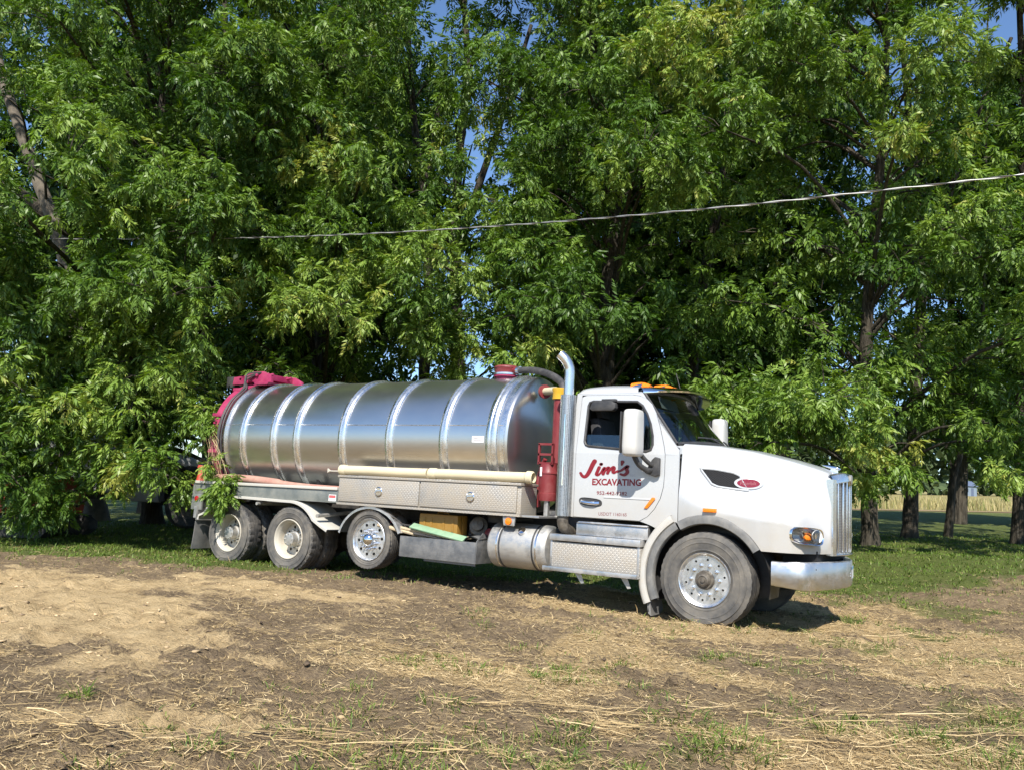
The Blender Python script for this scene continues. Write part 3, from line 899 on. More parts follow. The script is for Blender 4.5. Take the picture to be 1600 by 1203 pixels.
ep.prism([(-1.22, 1.06), (-1.22, 1.085), (-0.62, 1.085), (-0.56, 1.16), (-0.53, 1.16), (-0.6, 1.06)], 'x', -2.49, -2.22)
ep.box(-2.36, -2.30, -0.86, -0.80, 1.09, 1.52)
ep.build('deck_end_step', 'dusty_aluminium', T, bevel=0.004)
am = MB(); am.prism([(-2.78, 1.055), (-2.58, 1.055), (-2.60, 0.935), (-2.76, 0.935)], 'y', -1.225, -1.19)
am.build('lamp_bracket', 'dusty_aluminium', T, bevel=0.008)
MB().lathe([(0, 0), (0.0, 0.05), (0.015, 0.047), (0.022, 0)], (-2.68, -1.227, 0.995), (0, -1, 0), 18).build('side_lamp', 'amber_lens', T)

# open tool tray under the box
ty = MB()
A, B = -4.52, -3.20
ty.box(A, B, -1.20, -1.185, 0.385, 0.675)
ty.box(A, B, -0.72, -0.705, 0.385, 0.72)
ty.box(A, B, -1.185, -0.72, 0.385, 0.40)
ty.box(A, A + 0.012, -1.185, -0.72, 0.40, 0.66)
ty.prism([(-1.20, 0.386), (-1.195, 0.69), (-1.05, 0.80), (-0.72, 0.72), (-0.72, 0.386)], 'x', B + 0.001, B + 0.014)
ty.box(-4.1, B - 0.02, -1.16, -1.14, 0.35, 0.384)
ty.build('tool_tray', 'tray_steel', T, bevel=0.003)
th_ = MB()
for x in (-4.3, -3.4): th_.box(x - 0.03, x + 0.03, -0.74, -0.42, 0.72, 0.84)
th_.build_each('tray_hanger', 'steel_frame', T)

# fuel tank
ft = MB()
ft.lathe([(-0.47, 0.0), (-0.465, 0.17), (-0.45, 0.26), (-0.42, 0.292), (-0.39, 0.30), (0.39, 0.30), (0.42, 0.292), (0.45, 0.265), (0.468, 0.20), (0.472, 0.0)], (-2.58, -0.92, 0.668), (1, 0, 0), 44)
fuel = ft.build('fuel_tank', 'dusty_aluminium', T, smooth=30)
for x in (-2.86, -2.82, -2.31, -2.26):
    MB().lathe([(-0.012, 0.299), (-0.012, 0.306), (0.012, 0.306), (0.012, 0.299)], (x, -0.92, 0.668), (1, 0, 0), 44).build('tank_strap', 'dull_chrome' if x < -2.83 or x > -2.3 else 'rubber_hose', fuel)
MB().lathe([(0.29, 0.055), (0.335, 0.055), (0.34, 0)], (-2.50, -0.92, 0.668), (0, -0.75, 0.66), 18).build('filler_cap', 'chrome', fuel)
bt = MB()
for y, z in ((-0.82, 0.8), (-1.05, 0.72)): bt.lathe([(0.468, 0.014), (0.478, 0.012), (0.48, 0)], (-2.58, y, z), (1, 0, 0), 8)
bt.build_each('drain_plug', 'steel_frame', fuel)

# battery box and cab steps
st = MB()
st.box(-1.72, -0.74, -1.13, -0.72, 0.885, 1.035)
st.prism([(-1.72, 1.036), (-0.74, 1.036), (-0.74, 1.06), (-1.68, 1.06)], 'y', -1.15, -0.72)
st.build('upper_step', 'aluminium', T, bevel=0.012)
s2 = MB(); s2.box(-2.04, -0.79, -1.24, -0.70, 0.80, 0.882); s2.build('middle_step', 'aluminium', T, bevel=0.01)
bx = MB(); bx.box(-2.03, -0.80, -1.21, -0.70, 0.47, 0.784)
bxo = bx.build('battery_box', 'diamond_bright', T, bevel=0.004)
cvr = MB(); cvr.box(-0.835, -0.805, -1.216, -1.19, 0.45, 0.80); cvr.box(-2.035, -2.005, -1.216, -1.19, 0.45, 0.80); cvr.build_each('box_corner', 'aluminium', bxo, bevel=0.004)
s3 = MB(); s3.prism([(-1.29, 0.42), (-1.29, 0.475), (-1.275, 0.475), (-1.27, 0.445), (-0.75, 0.445), (-0.75, 0.42)], 'x', -2.10, -0.80); s3.build('lower_step', 'aluminium', T, bevel=0.004)
s4 = MB()
for x in (-1.68, -1.05): s4.prism([(x, 0.42), (x + 0.09, 0.42), (x + 0.14, 0.30), (x + 0.10, 0.29)], 'y', -1.2, -1.19)
s4.build_each('step_hanger', 'dusty_aluminium', T)

# exhaust stack
EX, EY = -1.905, -1.15
sh = MB()
sh.lathe([(0, 0.06), (0, 0.103), (1.57, 0.103), (1.575, 0.07)], (EX, EY, 1.11), (0, 0, 1), 36)
shield = sh.build('exhaust_shield', 'perforated_chrome', T)
sl = MB(); sl.tube([(EX + 0.02, EY - 0.106, 1.5), (EX + 0.02, EY - 0.106, 2.42)], 0.012, 8); sl.build('shield_seam', 'chrome', shield)
pp = MB()
pp.tube(catmull([(EX, EY, 2.6), (EX, EY, 2.85), (EX, EY, 3.0), (EX - 0.015, EY - 0.01, 3.07), (EX - 0.055, EY - 0.03, 3.15), (EX - 0.125, EY - 0.05, 3.22)], 6), 0.068, 24, cap=False)
pp.build('exhaust_pipe', 'dull_chrome', T)
el = MB(); el.tube(catmull([(EX, EY, 1.12), (EX, EY, 1.02), (EX + 0.02, EY + 0.05, 0.95), (EX + 0.03, EY + 0.25, 0.90), (EX + 0.03, EY + 0.6, 0.90)], 5), 0.075, 14); el.build('exhaust_elbow', 'hub_grease', T)
# ------------------------------------------------------------------ cab
YB0, YT0, ZB, ZTOP = 1.12, 1.0, 1.93, 2.72
def cab_y(z):
    return YB0 if z <= ZB else YB0 - (YB0 - YT0) * (z - ZB) / (ZTOP - ZB)
def side_fn(s, off=0.0):
    def fn(a, b, t):
        return (a, s * (cab_y(b) + off - t), b)
    return fn

LOW_EDGE = [(-0.86, 1.115), (-0.76, 1.17), (-0.67, 1.27), (-0.60, 1.40), (-0.565, 1.54), (-0.555, 1.70), (-0.555, ZB)]
UP_EDGE = [(-0.555, ZB), (-0.575, 2.02), (-0.61, 2.14), (-0.66, 2.30), (-0.72, 2.44), (-0.79, 2.56), (-0.87, 2.635), (-0.96, 2.675), (-1.06, 2.69)]
WIN = [(-1.665, 2.08), (-1.64, 2.035), (-1.60, 2.02), (-0.80, 1.965), (-0.745, 1.985), (-0.725, 2.05), (-0.735, 2.16), (-0.775, 2.31), (-0.835, 2.44), (-0.905, 2.545), (-0.98, 2.598), (-1.60, 2.61), (-1.65, 2.595), (-1.665, 2.55)]
cab = MB()
for s in (-1, 1):
    fn = side_fn(s)
    plate(cab, [(-1.85, 1.11), (-1.777, 1.11), (-1.777, ZB), (-1.85, ZB)], [], fn, 0.03)
    plate(cab, [(-1.85, ZB), (-1.777, ZB), (-1.777, 2.697), (-1.85, 2.72)], [], fn, 0.03)
    g = 0.007
    plate(cab, [(-0.86 + g, 1.11)] + [(x + g, z) for x, z in LOW_EDGE[1:]] + [(-0.375, ZB), (-0.375, 1.12), (-0.50, 1.09), (-0.62, 1.03), (-0.72, 1.07)], [], fn, 0.03)
    plate(cab, [(x + g, z + g * 0.5) for x, z in UP_EDGE] + [(-1.777, 2.697), (-1.85, 2.72), (-0.93, 2.725), (-0.42, 2.045), (-0.375, 1.99), (-0.375, ZB)], [], fn, 0.03)
# rear wall, floor
cab.box(-1.849, -1.82, -1.085, 1.085, 1.11, 1.93)
cab.prism([(-1.085, ZB), (1.085, ZB), (0.97, 2.72), (-0.97, 2.72)], 'x', -1.849, -1.82)
cab.box(-1.80, -0.40, -1.09, 1.09, 1.105, 1.13)
# roof
def roof_pt(s, t):
    xe = -0.93 + 0.16 * (1 - s * s)
    x = -1.86 + (xe + 1.86) * t
    f = float(np.interp(t, [0, 0.04, 0.1, 0.3, 0.75, 1.0], [0.15, 0.6, 0.85, 1.0, 0.92, 0.50]))
    fl = 1 - abs(s) ** 3.2
    zz = 2.715 + 0.045 * min(1.0, (1 - abs(s)) * 14) * min(1, t * 25 + 0.2) + 0.145 * fl * f
    y = s * (1.003 - 0.012 * (1 - min(1, t * 25)))
    return (x + 0.0, y, zz)
ss = [-1, -0.985, -0.96, -0.9, -0.8, -0.65, -0.45, -0.2, 0, 0.2, 0.45, 0.65, 0.8, 0.9, 0.96, 0.985, 1]
cab.grid([[roof_pt(s, t) for s in ss] for t in (0, 0.015, 0.04, 0.1, 0.2, 0.35, 0.5, 0.65, 0.8, 0.9, 1.0)])
# cowl in front of the windscreen
def ws_pt(s, t):
    x = -0.42 - 0.51 * t + (0.21 - 0.05 * t) * (1 - s * s)
    z = 2.045 + 0.68 * t + 0.075 * (1 - s * s)
    return (x, s * (cab_y(2.045 + 0.68 * t) - 0.005), z)
cab.grid([[(ws_pt(s, 0)[0] - 0.005, ws_pt(s, 0)[1], ws_pt(s, 0)[2] - 0.004) for s in ss], [(max(ws_pt(s, 0)[0] + 0.02, -0.375), s * 1.10, ws_pt(s, 0)[2] - 0.03) for s in ss], [(max(ws_pt(s, 0)[0] + 0.03, -0.372), s * 1.10, 1.94 + 0.1 * (1 - s * s)) for s in ss]])
cab_o = cab.build('cab', 'white_paint', T, smooth=30)
# liner (dark inside)
li = MB()
li.box(-1.815, -1.80, -1.0, 1.0, 1.14, 2.68)
li.box(-0.62, -0.40, -1.05, 1.05, 1.2, 1.98)
ds = MB(); ds.prism([(-0.80, 1.75), (-0.38, 1.9), (-0.40, 2.06), (-0.62, 2.07), (-0.78, 2.0)], 'y', -1.03, 1.03); ds.build('dashboard', 'dash_grey', cab_o, bevel=0.02)
li.box(-1.8, -0.95, -0.93, 0.93, 2.69, 2.70)
li.build('cab_liner', 'cab_interior', cab_o)
for y in (-0.55, 0.55):
    se = MB()
    se.box(-1.62, -1.12, y - 0.25, y + 0.25, 1.72, 1.88)
    se.prism([(-1.68, 1.86), (-1.50, 1.86), (-1.62, 2.42), (-1.76, 2.42)], 'y', y - 0.25, y + 0.25)
    se.prism([(-1.72, 2.43), (-1.62, 2.43), (-1.66, 2.60), (-1.76, 2.60)], 'y', y - 0.13, y + 0.13)
    se.build('seat', 'seat_cloth', cab_o, bevel=0.03)
sw = MB()
c = Vector((-0.95, 0.55, 2.0)); axn = Vector((-0.75, 0, 0.66)).normalized(); uu = Vector((0, 1, 0)); vv = axn.cross(uu)
sw.tube([c + (uu * math.cos(t) + vv * math.sin(t)) * 0.23 for t in np.linspace(0, 2 * PI, 28)], 0.016, 8, cap=False)
sw.tube([c, c - axn * 0.3], 0.03, 8); sw.tube([c - uu * 0.22, c + uu * 0.22], 0.014, 6)
sw.build('steering_wheel', 'black_plastic', cab_o)
sv = MB(); sv.grid([[(-0.80, y, 2.70), (-0.74, y, 2.55)] for y in np.linspace(-0.8, -0.15, 4)]); sv.build('sun_shade', 'grey_plastic', cab_o)

# windscreen
wsd = MB()
wsd.grid([[(ws_pt(s, t)[0], ws_pt(s, t)[1], ws_pt(s, t)[2]) for s in np.linspace(-0.97, 0.97, 21)] for t in np.linspace(0.03, 0.97, 8)])
wso = wsd.build('windscreen', 'window_glass', T)
sl = MB()
loop = [ws_pt(s, 0.03) for s in np.linspace(-0.975, 0.975, 16)] + [ws_pt(0.975, t) for t in np.linspace(0.1, 0.9, 6)] + [ws_pt(s, 0.97) for s in np.linspace(0.975, -0.975, 16)] + [ws_pt(-0.975, t) for t in np.linspace(0.9, 0.03, 6)]
sl.tube(loop, 0.022, 7, cap=False); sl.build('windscreen_seal', 'black_plastic', wso)
for (s0, s1) in ((-0.55, 0.1), (0.25, 0.8)):
    wp = MB()
    a = Vector(ws_pt(s1, 0.0)) + Vector((0.03, 0, 0.01)); b = Vector(ws_pt((s0 + s1) / 2, 0.10)) + Vector((0.025, 0, 0.02)); d = Vector(ws_pt(s0, 0.13)) + Vector((0.02, 0, 0.02))
    wp.tube([a, b], 0.012, 7); wp.tube([Vector(ws_pt(s, 0.10 + 0.02 * (s1 - s))) + Vector((0.018, 0, 0.016)) for s in np.linspace(s0, s1 - 0.05, 7)], 0.011, 6)
    wp.build('wiper', 'black_plastic', wso)

# visor
vs = MB()
rows = []
for s in np.linspace(-1, 1, 33):
    k = (1 - abs(s) ** 4)
    xr = -0.985 + 0.17 * (1 - s * s); zr = 2.775 + 0.085 * (1 - s * s)
    Lx = 0.07 + 0.27 * k ** 0.7
    y = s * 1.0
    r = [(xr, y, zr)]
    for t in (0.3, 0.6, 0.85, 0.97, 1.0): r.append((xr + Lx * t, y, zr + 0.02 * math.sin(t * 2.2) - 0.055 * t ** 2))
    for t in (0.97, 0.6, 0.2, 0.0): r.append((xr + Lx * t, y, zr + 0.02 * math.sin(t * 2.2) - 0.055 * t ** 2 - 0.025 - 0.02 * (1 - t)))
    rows.append(r)
vs.grid(rows, True); vs.build('sun_visor', 'chrome', T, smooth=40)

# roof marker lights
for y, x in ((-0.74, -1.08), (-0.24, -0.96), (0.0, -0.95), (0.24, -0.96), (0.74, -1.08)):
    s_ = y / 1.0
    zb = roof_pt(y, 0.88)[2] - 0.005
    lb = MB()
    rows = []
    for t in np.linspace(0, 1, 9):
        wd = 0.02 + 0.065 * math.sin(min(1, t * 1.25) * PI / 2); hh = 0.012 + 0.05 * t
        xx = x - 0.20 + 0.26 * t
        rows.append([(xx, y + wd * math.cos(a), zb + hh * math.sin(a)) for a in np.linspace(0, PI, 9)])
    lb.grid(rows)
    l_o = lb.build('roof_marker_light', 'chrome', T)
    le = MB(); rows = []
    for t in np.linspace(0, 1, 7):
        wd = 0.072 - 0.012 * t ** 3; hh = 0.062 + 0.018 * math.sin(t * PI * 0.7) - 0.045 * t ** 3
        rows.append([(x - 0.10 + 0.26 * t, y + wd * math.cos(a), zb + hh * math.sin(a)) for a in np.linspace(0, PI, 9)])
    le.grid(rows); le.add(rows[-1], [tuple(range(9))]); le.build('lens', 'amber_lens', l_o)

# doors
def door(s):
    dfn = side_fn(s, 0.003)
    m = MB()
    plate(m, [(-1.77, 1.115)] + LOW_EDGE + [(-1.77, ZB)], [], dfn, 0.03)
    plate(m, [(-1.77, ZB)] + UP_EDGE + [(-1.70, 2.692), (-1.75, 2.68), (-1.77, 2.66)], [WIN], dfn, 0.03)
    d = m.build('cab_door', 'white_paint', T, smooth=18)
    # pressed ledge below the handle line
    lg = MB()
    lg.prism([(YB0 + 0.001, 1.365), (YB0 + 0.010, 1.372), (YB0 + 0.010, 1.378), (YB0 + 0.001, 1.40)], 'x', -1.35, -0.68)
    if s < 0: lg.v = [(x, -y, z) for x, y, z in lg.v]
    lg.build('door_ledge', 'white_paint', d)
    sl = MB()
    sl.tube([(x, s * (cab_y(z) + 0.002), z) for x, z in WIN + WIN[:2]], 0.017, 7, cap=False)
    sl.tube([(-0.865, s * (cab_y(2.0) - 0.01), 1.97), (-0.905, s * (cab_y(2.54) - 0.01), 2.545)], 0.014, 7)
    sl.build('window_seal', 'black_plastic', d)
    pn = MB()
    yy = lambda z: s * (cab_y(z) - 0.016)
    pn.prism([(-1.655, 2.02), (-0.87, 1.965), (-0.885, 2.165), (-1.655, 2.175)], 'y', 0, 0.005)
    pn.v = [(x, yy(z) + y * s, z) for x, y, z in pn.v]
    pn.build('window_pane', 'window_glass', d)
    q = MB(); q.prism([(-0.86, 1.98), (-0.74, 1.98), (-0.74, 2.1), (-0.79, 2.32), (-0.89, 2.52)], 'y', 0, 0.005)
    q.v = [(x, yy(z) + y * s, z) for x, y, z in q.v]; q.build('quarter_pane', 'window_glass', d)
    # handle in its cup
    hc = MB()
    rows = []
    for t in np.linspace(0, 2 * PI, 21)[:-1]:
        cx, cz = math.cos(t), math.sin(t)
        ex = abs(cx) ** 0.6 * (1 if cx > 0 else -1); ez = abs(cz) ** 0.7 * (1 if cz > 0 else -1)
        rows.append([(-1.535 + ex * 0.165, s * (YB0 + 0.004), 1.31 + ez * 0.052 - 0.01 * ex), (-1.535 + ex * 0.158, s * (YB0 + 0.012), 1.31 + ez * 0.047 - 0.01 * ex), (-1.535 + ex * 0.145, s * (YB0 + 0.004), 1.31 + ez * 0.038 - 0.01 * ex)])
    hc.grid(list(map(list, zip(*rows))), True)
    hc.add([r[2] for r in rows], [tuple(range(20))])
    hc.build('handle_cup', 'black_plastic', d)
    hn = MB(); hn.tube(catmull([(-1.66, s * (YB0 + 0.01), 1.312), (-1.60, s * (YB0 + 0.03), 1.303), (-1.48, s * (YB0 + 0.032), 1.297), (-1.41, s * (YB0 + 0.01), 1.30)], 5), 0.024, 10)
    hn.build('door_handle', 'chrome', d)
    amk = MB(); amk.prism([(-0.80, 1.27), (-0.755, 1.27), (-0.66, 1.385), (-0.665, 1.405), (-0.70, 1.405)], 'y', 0, 0.018)
    amk.v = [(x, s * (YB0 + 0.004 + y), z) for x, y, z in amk.v]
    amk.build('door_reflector', 'amber_lens', d, bevel=0.004)
    # look-down mirror over the window
    pm = MB(); pm.prism([(-1.60, 2.50), (-1.56, 2.475), (-1.27, 2.475), (-1.23, 2.51), (-1.24, 2.575), (-1.30, 2.60), (-1.52, 2.60), (-1.57, 2.58)], 'y', 0, 0.10)
    pm.v = [(x, s * (cab_y(2.6) + 0.03 + y), z) for x, y, z in pm.v]
    pb = MB(); pb.box(-1.46, -1.26, min(s * 1.02, s * 1.08), max(s * 1.02, s * 1.08), 2.60, 2.635)
    po = pm.build('look_down_mirror', 'black_plastic', d, bevel=0.018)
    pb.build('mirror_bracket', 'black_plastic', d, bevel=0.006)
    return d
door_n = door(-1)
door_f = door(1)

# lettering on the near door
YL = -(YB0 + 0.0045)
def ribbon(strokes, fn):
    m = MB()
    for k, (pts, w) in enumerate(strokes):
        P = catmull([(p[0], p[1], 0) for p in pts], 7)
        L = []; Rr = []
        n = len(P)
        ws = w if isinstance(w, (list, tuple)) else [w, w]
        for i, p in enumerate(P):
            t = (P[min(i + 1, n - 1)] - P[max(i - 1, 0)]).normalized()
            nn = Vector((-t.y, t.x, 0))
            wd = float(np.interp(i / (n - 1), np.linspace(0, 1, len(ws)), ws)) / 2
            L.append(fn(*(p + nn * wd).xy, k)); Rr.append(fn(*(p - nn * wd).xy, k))
        # rounded ends
        m.grid([L, Rr])
        for e, sgn in ((0, 1), (n - 1, -1)):
            c = P[e]; wd = (ws[0] if e == 0 else ws[-1]) / 2
            ring = [fn(c.x + wd * math.cos(a), c.y + wd * math.sin(a), k + 0.5) for a in np.linspace(0, 2 * PI, 11)[:-1]]
            m.add(ring, [tuple(range(10))])
    return m
# brush script, units: x 0..1 along the word, y 0..0.42
JIM = [
    ([(0.235, 0.335), (0.205, 0.27), (0.165, 0.16), (0.125, 0.075), (0.085, 0.04), (0.045, 0.06), (0.02, 0.105)], [0.075, 0.072, 0.068, 0.06, 0.052, 0.045]),
    ([(0.31, 0.225), (0.285, 0.15), (0.27, 0.10), (0.295, 0.085), (0.335, 0.125)], [0.055, 0.052, 0.05, 0.04, 0.03]),
    ([(0.335, 0.285), (0.345, 0.29)], [0.055, 0.05]),
    ([(0.335, 0.125), (0.385, 0.215), (0.40, 0.20), (0.375, 0.11)], [0.03, 0.045, 0.05, 0.05]),
    ([(0.385, 0.14), (0.44, 0.225), (0.465, 0.215), (0.445, 0.13)], [0.03, 0.045, 0.05, 0.05]),
    ([(0.455, 0.155), (0.52, 0.24), (0.545, 0.225), (0.525, 0.165), (0.545, 0.145), (0.60, 0.185)], [0.03, 0.045, 0.05, 0.05, 0.04, 0.025]),
    ([(0.665, 0.345), (0.655, 0.29)], [0.06, 0.03]),
    ([(0.60, 0.16), (0.66, 0.20), (0.745, 0.275), (0.73, 0.225), (0.745, 0.165), (0.70, 0.115), (0.645, 0.125)], [0.03, 0.04, 0.05, 0.055, 0.055, 0.05, 0.04]),
]
jfn = lambda x, y, k: (-1.71 + x * 0.90, YL - 0.0006 * (k + 1), 1.598 + y * 0.70 - 0.016 * x)
ribbon(JIM, jfn).build('script_lettering', 'red_letter', door_n, smooth=80)
def door_text(name, body, xa, za, xb, zb, h, mat, bold, slant=0.0):
    """from (xa, za) bottom-left to (xb, zb) bottom-right, letter height h"""
    text_mesh(name, body, lambda x, y: (xa + (xb - xa) * x + slant * y * h, YL, za + (zb - za) * x + h * y), mat, door_n, bold)
door_text('company_lettering', 'EXCAVATING', -1.522, 1.522, -0.852, 1.538, 0.086, 'red_letter', 0.036)
door_text('phone_lettering', '952-442-9282', -1.452, 1.405, -1.035, 1.413, 0.046, 'red_small', 0.016)
door_text('number_lettering', 'USDOT 1160165', -1.415, 1.148, -1.03, 1.158, 0.040, 'red_small', 0.0)
door_text('small_lettering', 'LLC', -1.0, 1.653, -0.93, 1.655, 0.028, 'grey_letter', 0.0)

# mirrors
def mirror(s):
    rows = []
    zc, xc, yc = (2.165, -0.845, 1.44) if s < 0 else (2.36, -0.70, 1.47)
    n = 24
    for t, sc in ((-1.0, 0.55), (-0.985, 0.75), (-0.95, 0.9), (-0.88, 0.99), (-0.6, 1.02), (0, 1.0), (0.6, 0.97), (0.88, 0.93), (0.95, 0.84), (0.985, 0.7), (1.0, 0.5)):
        r = []
        for k in range(n):
            a = 2 * PI * k / n
            cx, sy = math.cos(a), math.sin(a)
            ex = abs(cx) ** 0.55 * (1 if cx > 0 else -1); ey = abs(sy) ** 0.55 * (1 if sy > 0 else -1)
            r.append((xc + ex * 0.105 * sc, s * (yc + ey * 0.145 * sc), zc + t * 0.285))
        rows.append(r)
    m = MB(); m.grid(rows, True); m.add(rows[0], [tuple(range(n))[::-1]]); m.add(rows[-1], [tuple(range(n))])
    o = m.build('side_mirror', 'white_plastic', T, smooth=60)
    g = MB(); g.prism([(s * (yc - 0.13), zc - 0.25), (s * (yc + 0.13), zc - 0.25), (s * (yc + 0.13), zc + 0.25), (s * (yc - 0.13), zc + 0.25)], 'x', xc - 0.122, xc - 0.108)
    g.build('mirror_back', 'black_plastic', o, bevel=0.01)
    ar = MB()
    ar.tube(catmull([(-0.85, s * 1.42, 1.93), (-0.80, s * 1.36, 1.80), (-0.74, s * 1.25, 1.735), (-0.70, s * 1.15, 1.735)], 5), 0.034, 10)
    ar.tube(catmull([(-0.80, s * 1.36, 1.95), (-0.75, s * 1.28, 1.86), (-0.70, s * 1.2, 1.80), (-0.68, s * 1.14, 1.79)], 5), 0.028, 10)
    ar.v = [(x + (0.145 if s > 0 else 0), y, z + (0.2 if s > 0 and z > 1.78 else 0)) for x, y, z in ar.v]
    ar.build_each('mirror_arm', 'black_plastic', o)
    b = MB(); b.prism([(-0.79, 1.70), (-0.66, 1.655), (-0.60, 1.68), (-0.60, 1.885), (-0.66, 1.90), (-0.70, 1.86)], 'y', min(s * 1.126, s * 1.19), max(s * 1.126, s * 1.19))
    b.build('mirror_mount', 'black_plastic', o, bevel=0.015)
mirror(-1); mirror(1)
an = MB(); an.tube([(-0.95, 0.5, 2.86), (-1.05, 0.5, 3.2)], 0.006, 5); an.build('aerial', 'steel_frame', T)

# ------------------------------------------------------------------ hood
ARC = (0.02, 0.49)
W_TOP = [(-0.38, 1.03), (0, 0.93), (0.4, 0.81), (0.8, 0.68), (1.05, 0.59), (1.2, 0.535), (1.27, 0.515)]
W_FEN = [(-0.38, 1.12), (-0.2, 1.165), (0.0, 1.195), (0.3, 1.205), (0.6, 1.20), (0.8, 1.17), (0.95, 1.12), (1.08, 1.02), (1.16, 0.90), (1.22, 0.72), (1.27, 0.535)]
Z_CRE = [(-0.38, 1.62), (0, 1.50), (0.5, 1.44), (0.9, 1.42), (1.05, 1.34), (1.15, 1.2), (1.27, 1.0)]
Z_CRN = [(-0.38, 2.12), (0, 2.105), (0.4, 2.055), (0.8, 1.965), (1.05, 1.895), (1.2, 1.845), (1.27, 1.80)]
def hood_y(x, z):
    wt, wf, zc = lerp_tab(W_TOP, x), lerp_tab(W_FEN, x), lerp_tab(Z_CRE, x)
    wl = 0.985 + 0.015 * min(1, max(0, (z - 0.85) / 0.4))
    zs = lerp_tab(Z_CRN, x) - 0.12
    if z <= zc - 0.22: y = wf * wl
    else:
        t = min(1, (z - (zc - 0.22)) / 0.30)
        k = t * t * (3 - 2 * t)
        mid = wt + 0.05 * (1 - min(1, max(0, (z - zc) / max(0.05, zs - zc))))
        y = wf * (1 - k) + min(wf, mid) * k
    # raised fender panel with a rounded edge that runs forward from the badge and turns down behind the headlight
    ze = lerp_tab([(-0.38, 1.70), (0.2, 1.70), (0.5, 1.685), (0.80, 1.65), (0.92, 1.58), (1.00, 1.45), (1.045, 1.25), (1.07, 1.0), (1.08, 0.8), (1.3, 0.7)], x)
    y += 0.05 * min(1, max(0, (x - 0.25) / 0.5)) * (1 - min(1, max(0, (z - ze + 0.035) / 0.07)) ** 2 * (3 - 2 * min(1, max(0, (z - ze + 0.035) / 0.07))))
    return y
def zbot(x):
    dx = x - ARC[0]
    r = 0.735
    if abs(dx) < r:
        return max(0.87, ARC[1] + math.sqrt(r * r - dx * dx))
    return 0.87
xs = sorted(set([round(v, 4) for v in np.concatenate([np.linspace(-0.365, 1.27, 62), [0.645, 0.66, 0.70, 1.19, 1.21, 1.235, 1.25, 1.262]])]))
hd = MB()
rows = []
for x in xs:
    zb = zbot(x); zc = lerp_tab(Z_CRN, x); zs = zc - 0.12
    half = []
    for t in np.linspace(0, 1, 36):
        z = zb + (zs - zb) * t
        half.append((x, hood_y(x, z), z))
    yw = hood_y(x, zs)
    rr_ = 0.11
    for a in np.radians([20, 40, 60, 80]):
        half.append((x, yw - rr_ * (1 - math.cos(a)), zs + 0.085 * math.sin(a)))
    for f in (0.85, 0.6, 0.3):
        half.append((x, (yw - rr_) * f, zs + 0.085 + 0.035 * (1 - f * f)))
    cen = [(x, 0, zc)]
    rows.append([(p[0], -p[1], p[2]) for p in half] + cen + half[::-1])
hd.grid(rows)
# raised centre panel edge line
hood = hd.build('hood', 'white_paint', T, smooth=50)
# inner wheel housing
wh = MB()
for s in (-1, 1):
    rows = [[(ARC[0] + 0.72 * math.cos(a), s * y, ARC[1] + 0.72 * math.sin(a)) for a in np.radians(np.linspace(-12, 205, 26))] for y in (1.14, 0.72)]
    wh.grid(rows)
    wh.add([(p[0], p[1], p[2]) for p in rows[1]], [tuple(range(26))])
wh.build_each('wheel_housing', 'black_plastic', T)
# fender flare (grey) on the hood and its dusty rear leg on the cab
def flare(name, a0, a1, r0, r1, y_out, mat, par, bulge=0.02, n=22):
    m = MB()
    for s in (-1, 1):
        rows = []
        for a in np.radians(np.linspace(a0, a1, n)):
            def P(r, y): return (ARC[0] + r * math.cos(a), s * y, ARC[1] + r * math.sin(a))
            yo = y_out(a)
            rows.append([P(r0, yo - 0.06), P(r0, yo), P(r0 + 0.012, yo + bulge), P((r0 + r1) / 2, yo + bulge * 1.15), P(r1 - 0.02, yo + bulge * 0.8), P(r1, yo - 0.004), P(r1, yo - 0.06)])
        m.grid(rows)
    return m.build_each(name, mat, par, smooth=50)
def yo_h(a):
    x = ARC[0] + 0.68 * math.cos(a)
    return max(lerp_tab(W_FEN, x) - 0.004, 1.12) if x > -0.3 else 1.15
flare('fender_flare', 33, 121, 0.635, 0.752, yo_h, 'grey_plastic', T)
flare('fender_leg_trim', 122.3, 204, 0.655, 0.755, lambda a: 1.165, 'grey_plastic', T, 0.018)
fl_ = flare('fender_leg', 123, 205, 0.755, 0.86, lambda a: 1.15, 'dusty_white', T, 0.03)
fb = MB()
for s in (-1, 1):
    y0, y1 = sorted((s * 1.14, s * 0.75))
    fb.prism([(-0.70, 0.20), (-0.68, 0.2), (-0.66, 0.0), (-0.70, 0.03)], 'y', y0, y1)
    fb.prism([(-0.745, 0.30), (-0.725, 0.30), (-0.69, 0.045), (-0.70, 0.045)], 'y', y0, y1)
fb.build_each('front_mud_flap', 'grey_plastic', T)
# air intake vent
def hside(x, z, off): return (x, -(hood_y(x, z) + off), z)
def conform(name, quad, mat, par, off, nx=18, nz=10):
    m = MB(); rows = []
    for j in range(nz + 1):
        v = j / nz; r = []
        for i in range(nx + 1):
            u = i / nx
            top = [np.interp(u, quad['u'], [p[0] for p in quad['top']]), np.interp(u, quad['u'], [p[1] for p in quad['top']])]
            bot = [np.interp(u, quad['u'], [p[0] for p in quad['bot']]), np.interp(u, quad['u'], [p[1] for p in quad['bot']])]
            x = bot[0] + (top[0] - bot[0]) * v; z = bot[1] + (top[1] - bot[1]) * v
            r.append(hside(x, z, off))
        rows.append(r)
    m.grid(rows)
    return m, rows
VQ = dict(u=[0, 0.25, 0.6, 0.85, 1.0], top=[(-0.15, 1.785), (0.02, 1.78), (0.22, 1.75), (0.30, 1.715), (0.31, 1.69)], bot=[(-0.01, 1.605), (0.06, 1.575), (0.20, 1.56), (0.33, 1.552), (0.40, 1.545)])
m, rows = conform('vent', VQ, 'vent_mesh', hood, 0.004)
vent = m.build('vent_grille', 'vent_mesh', hood)
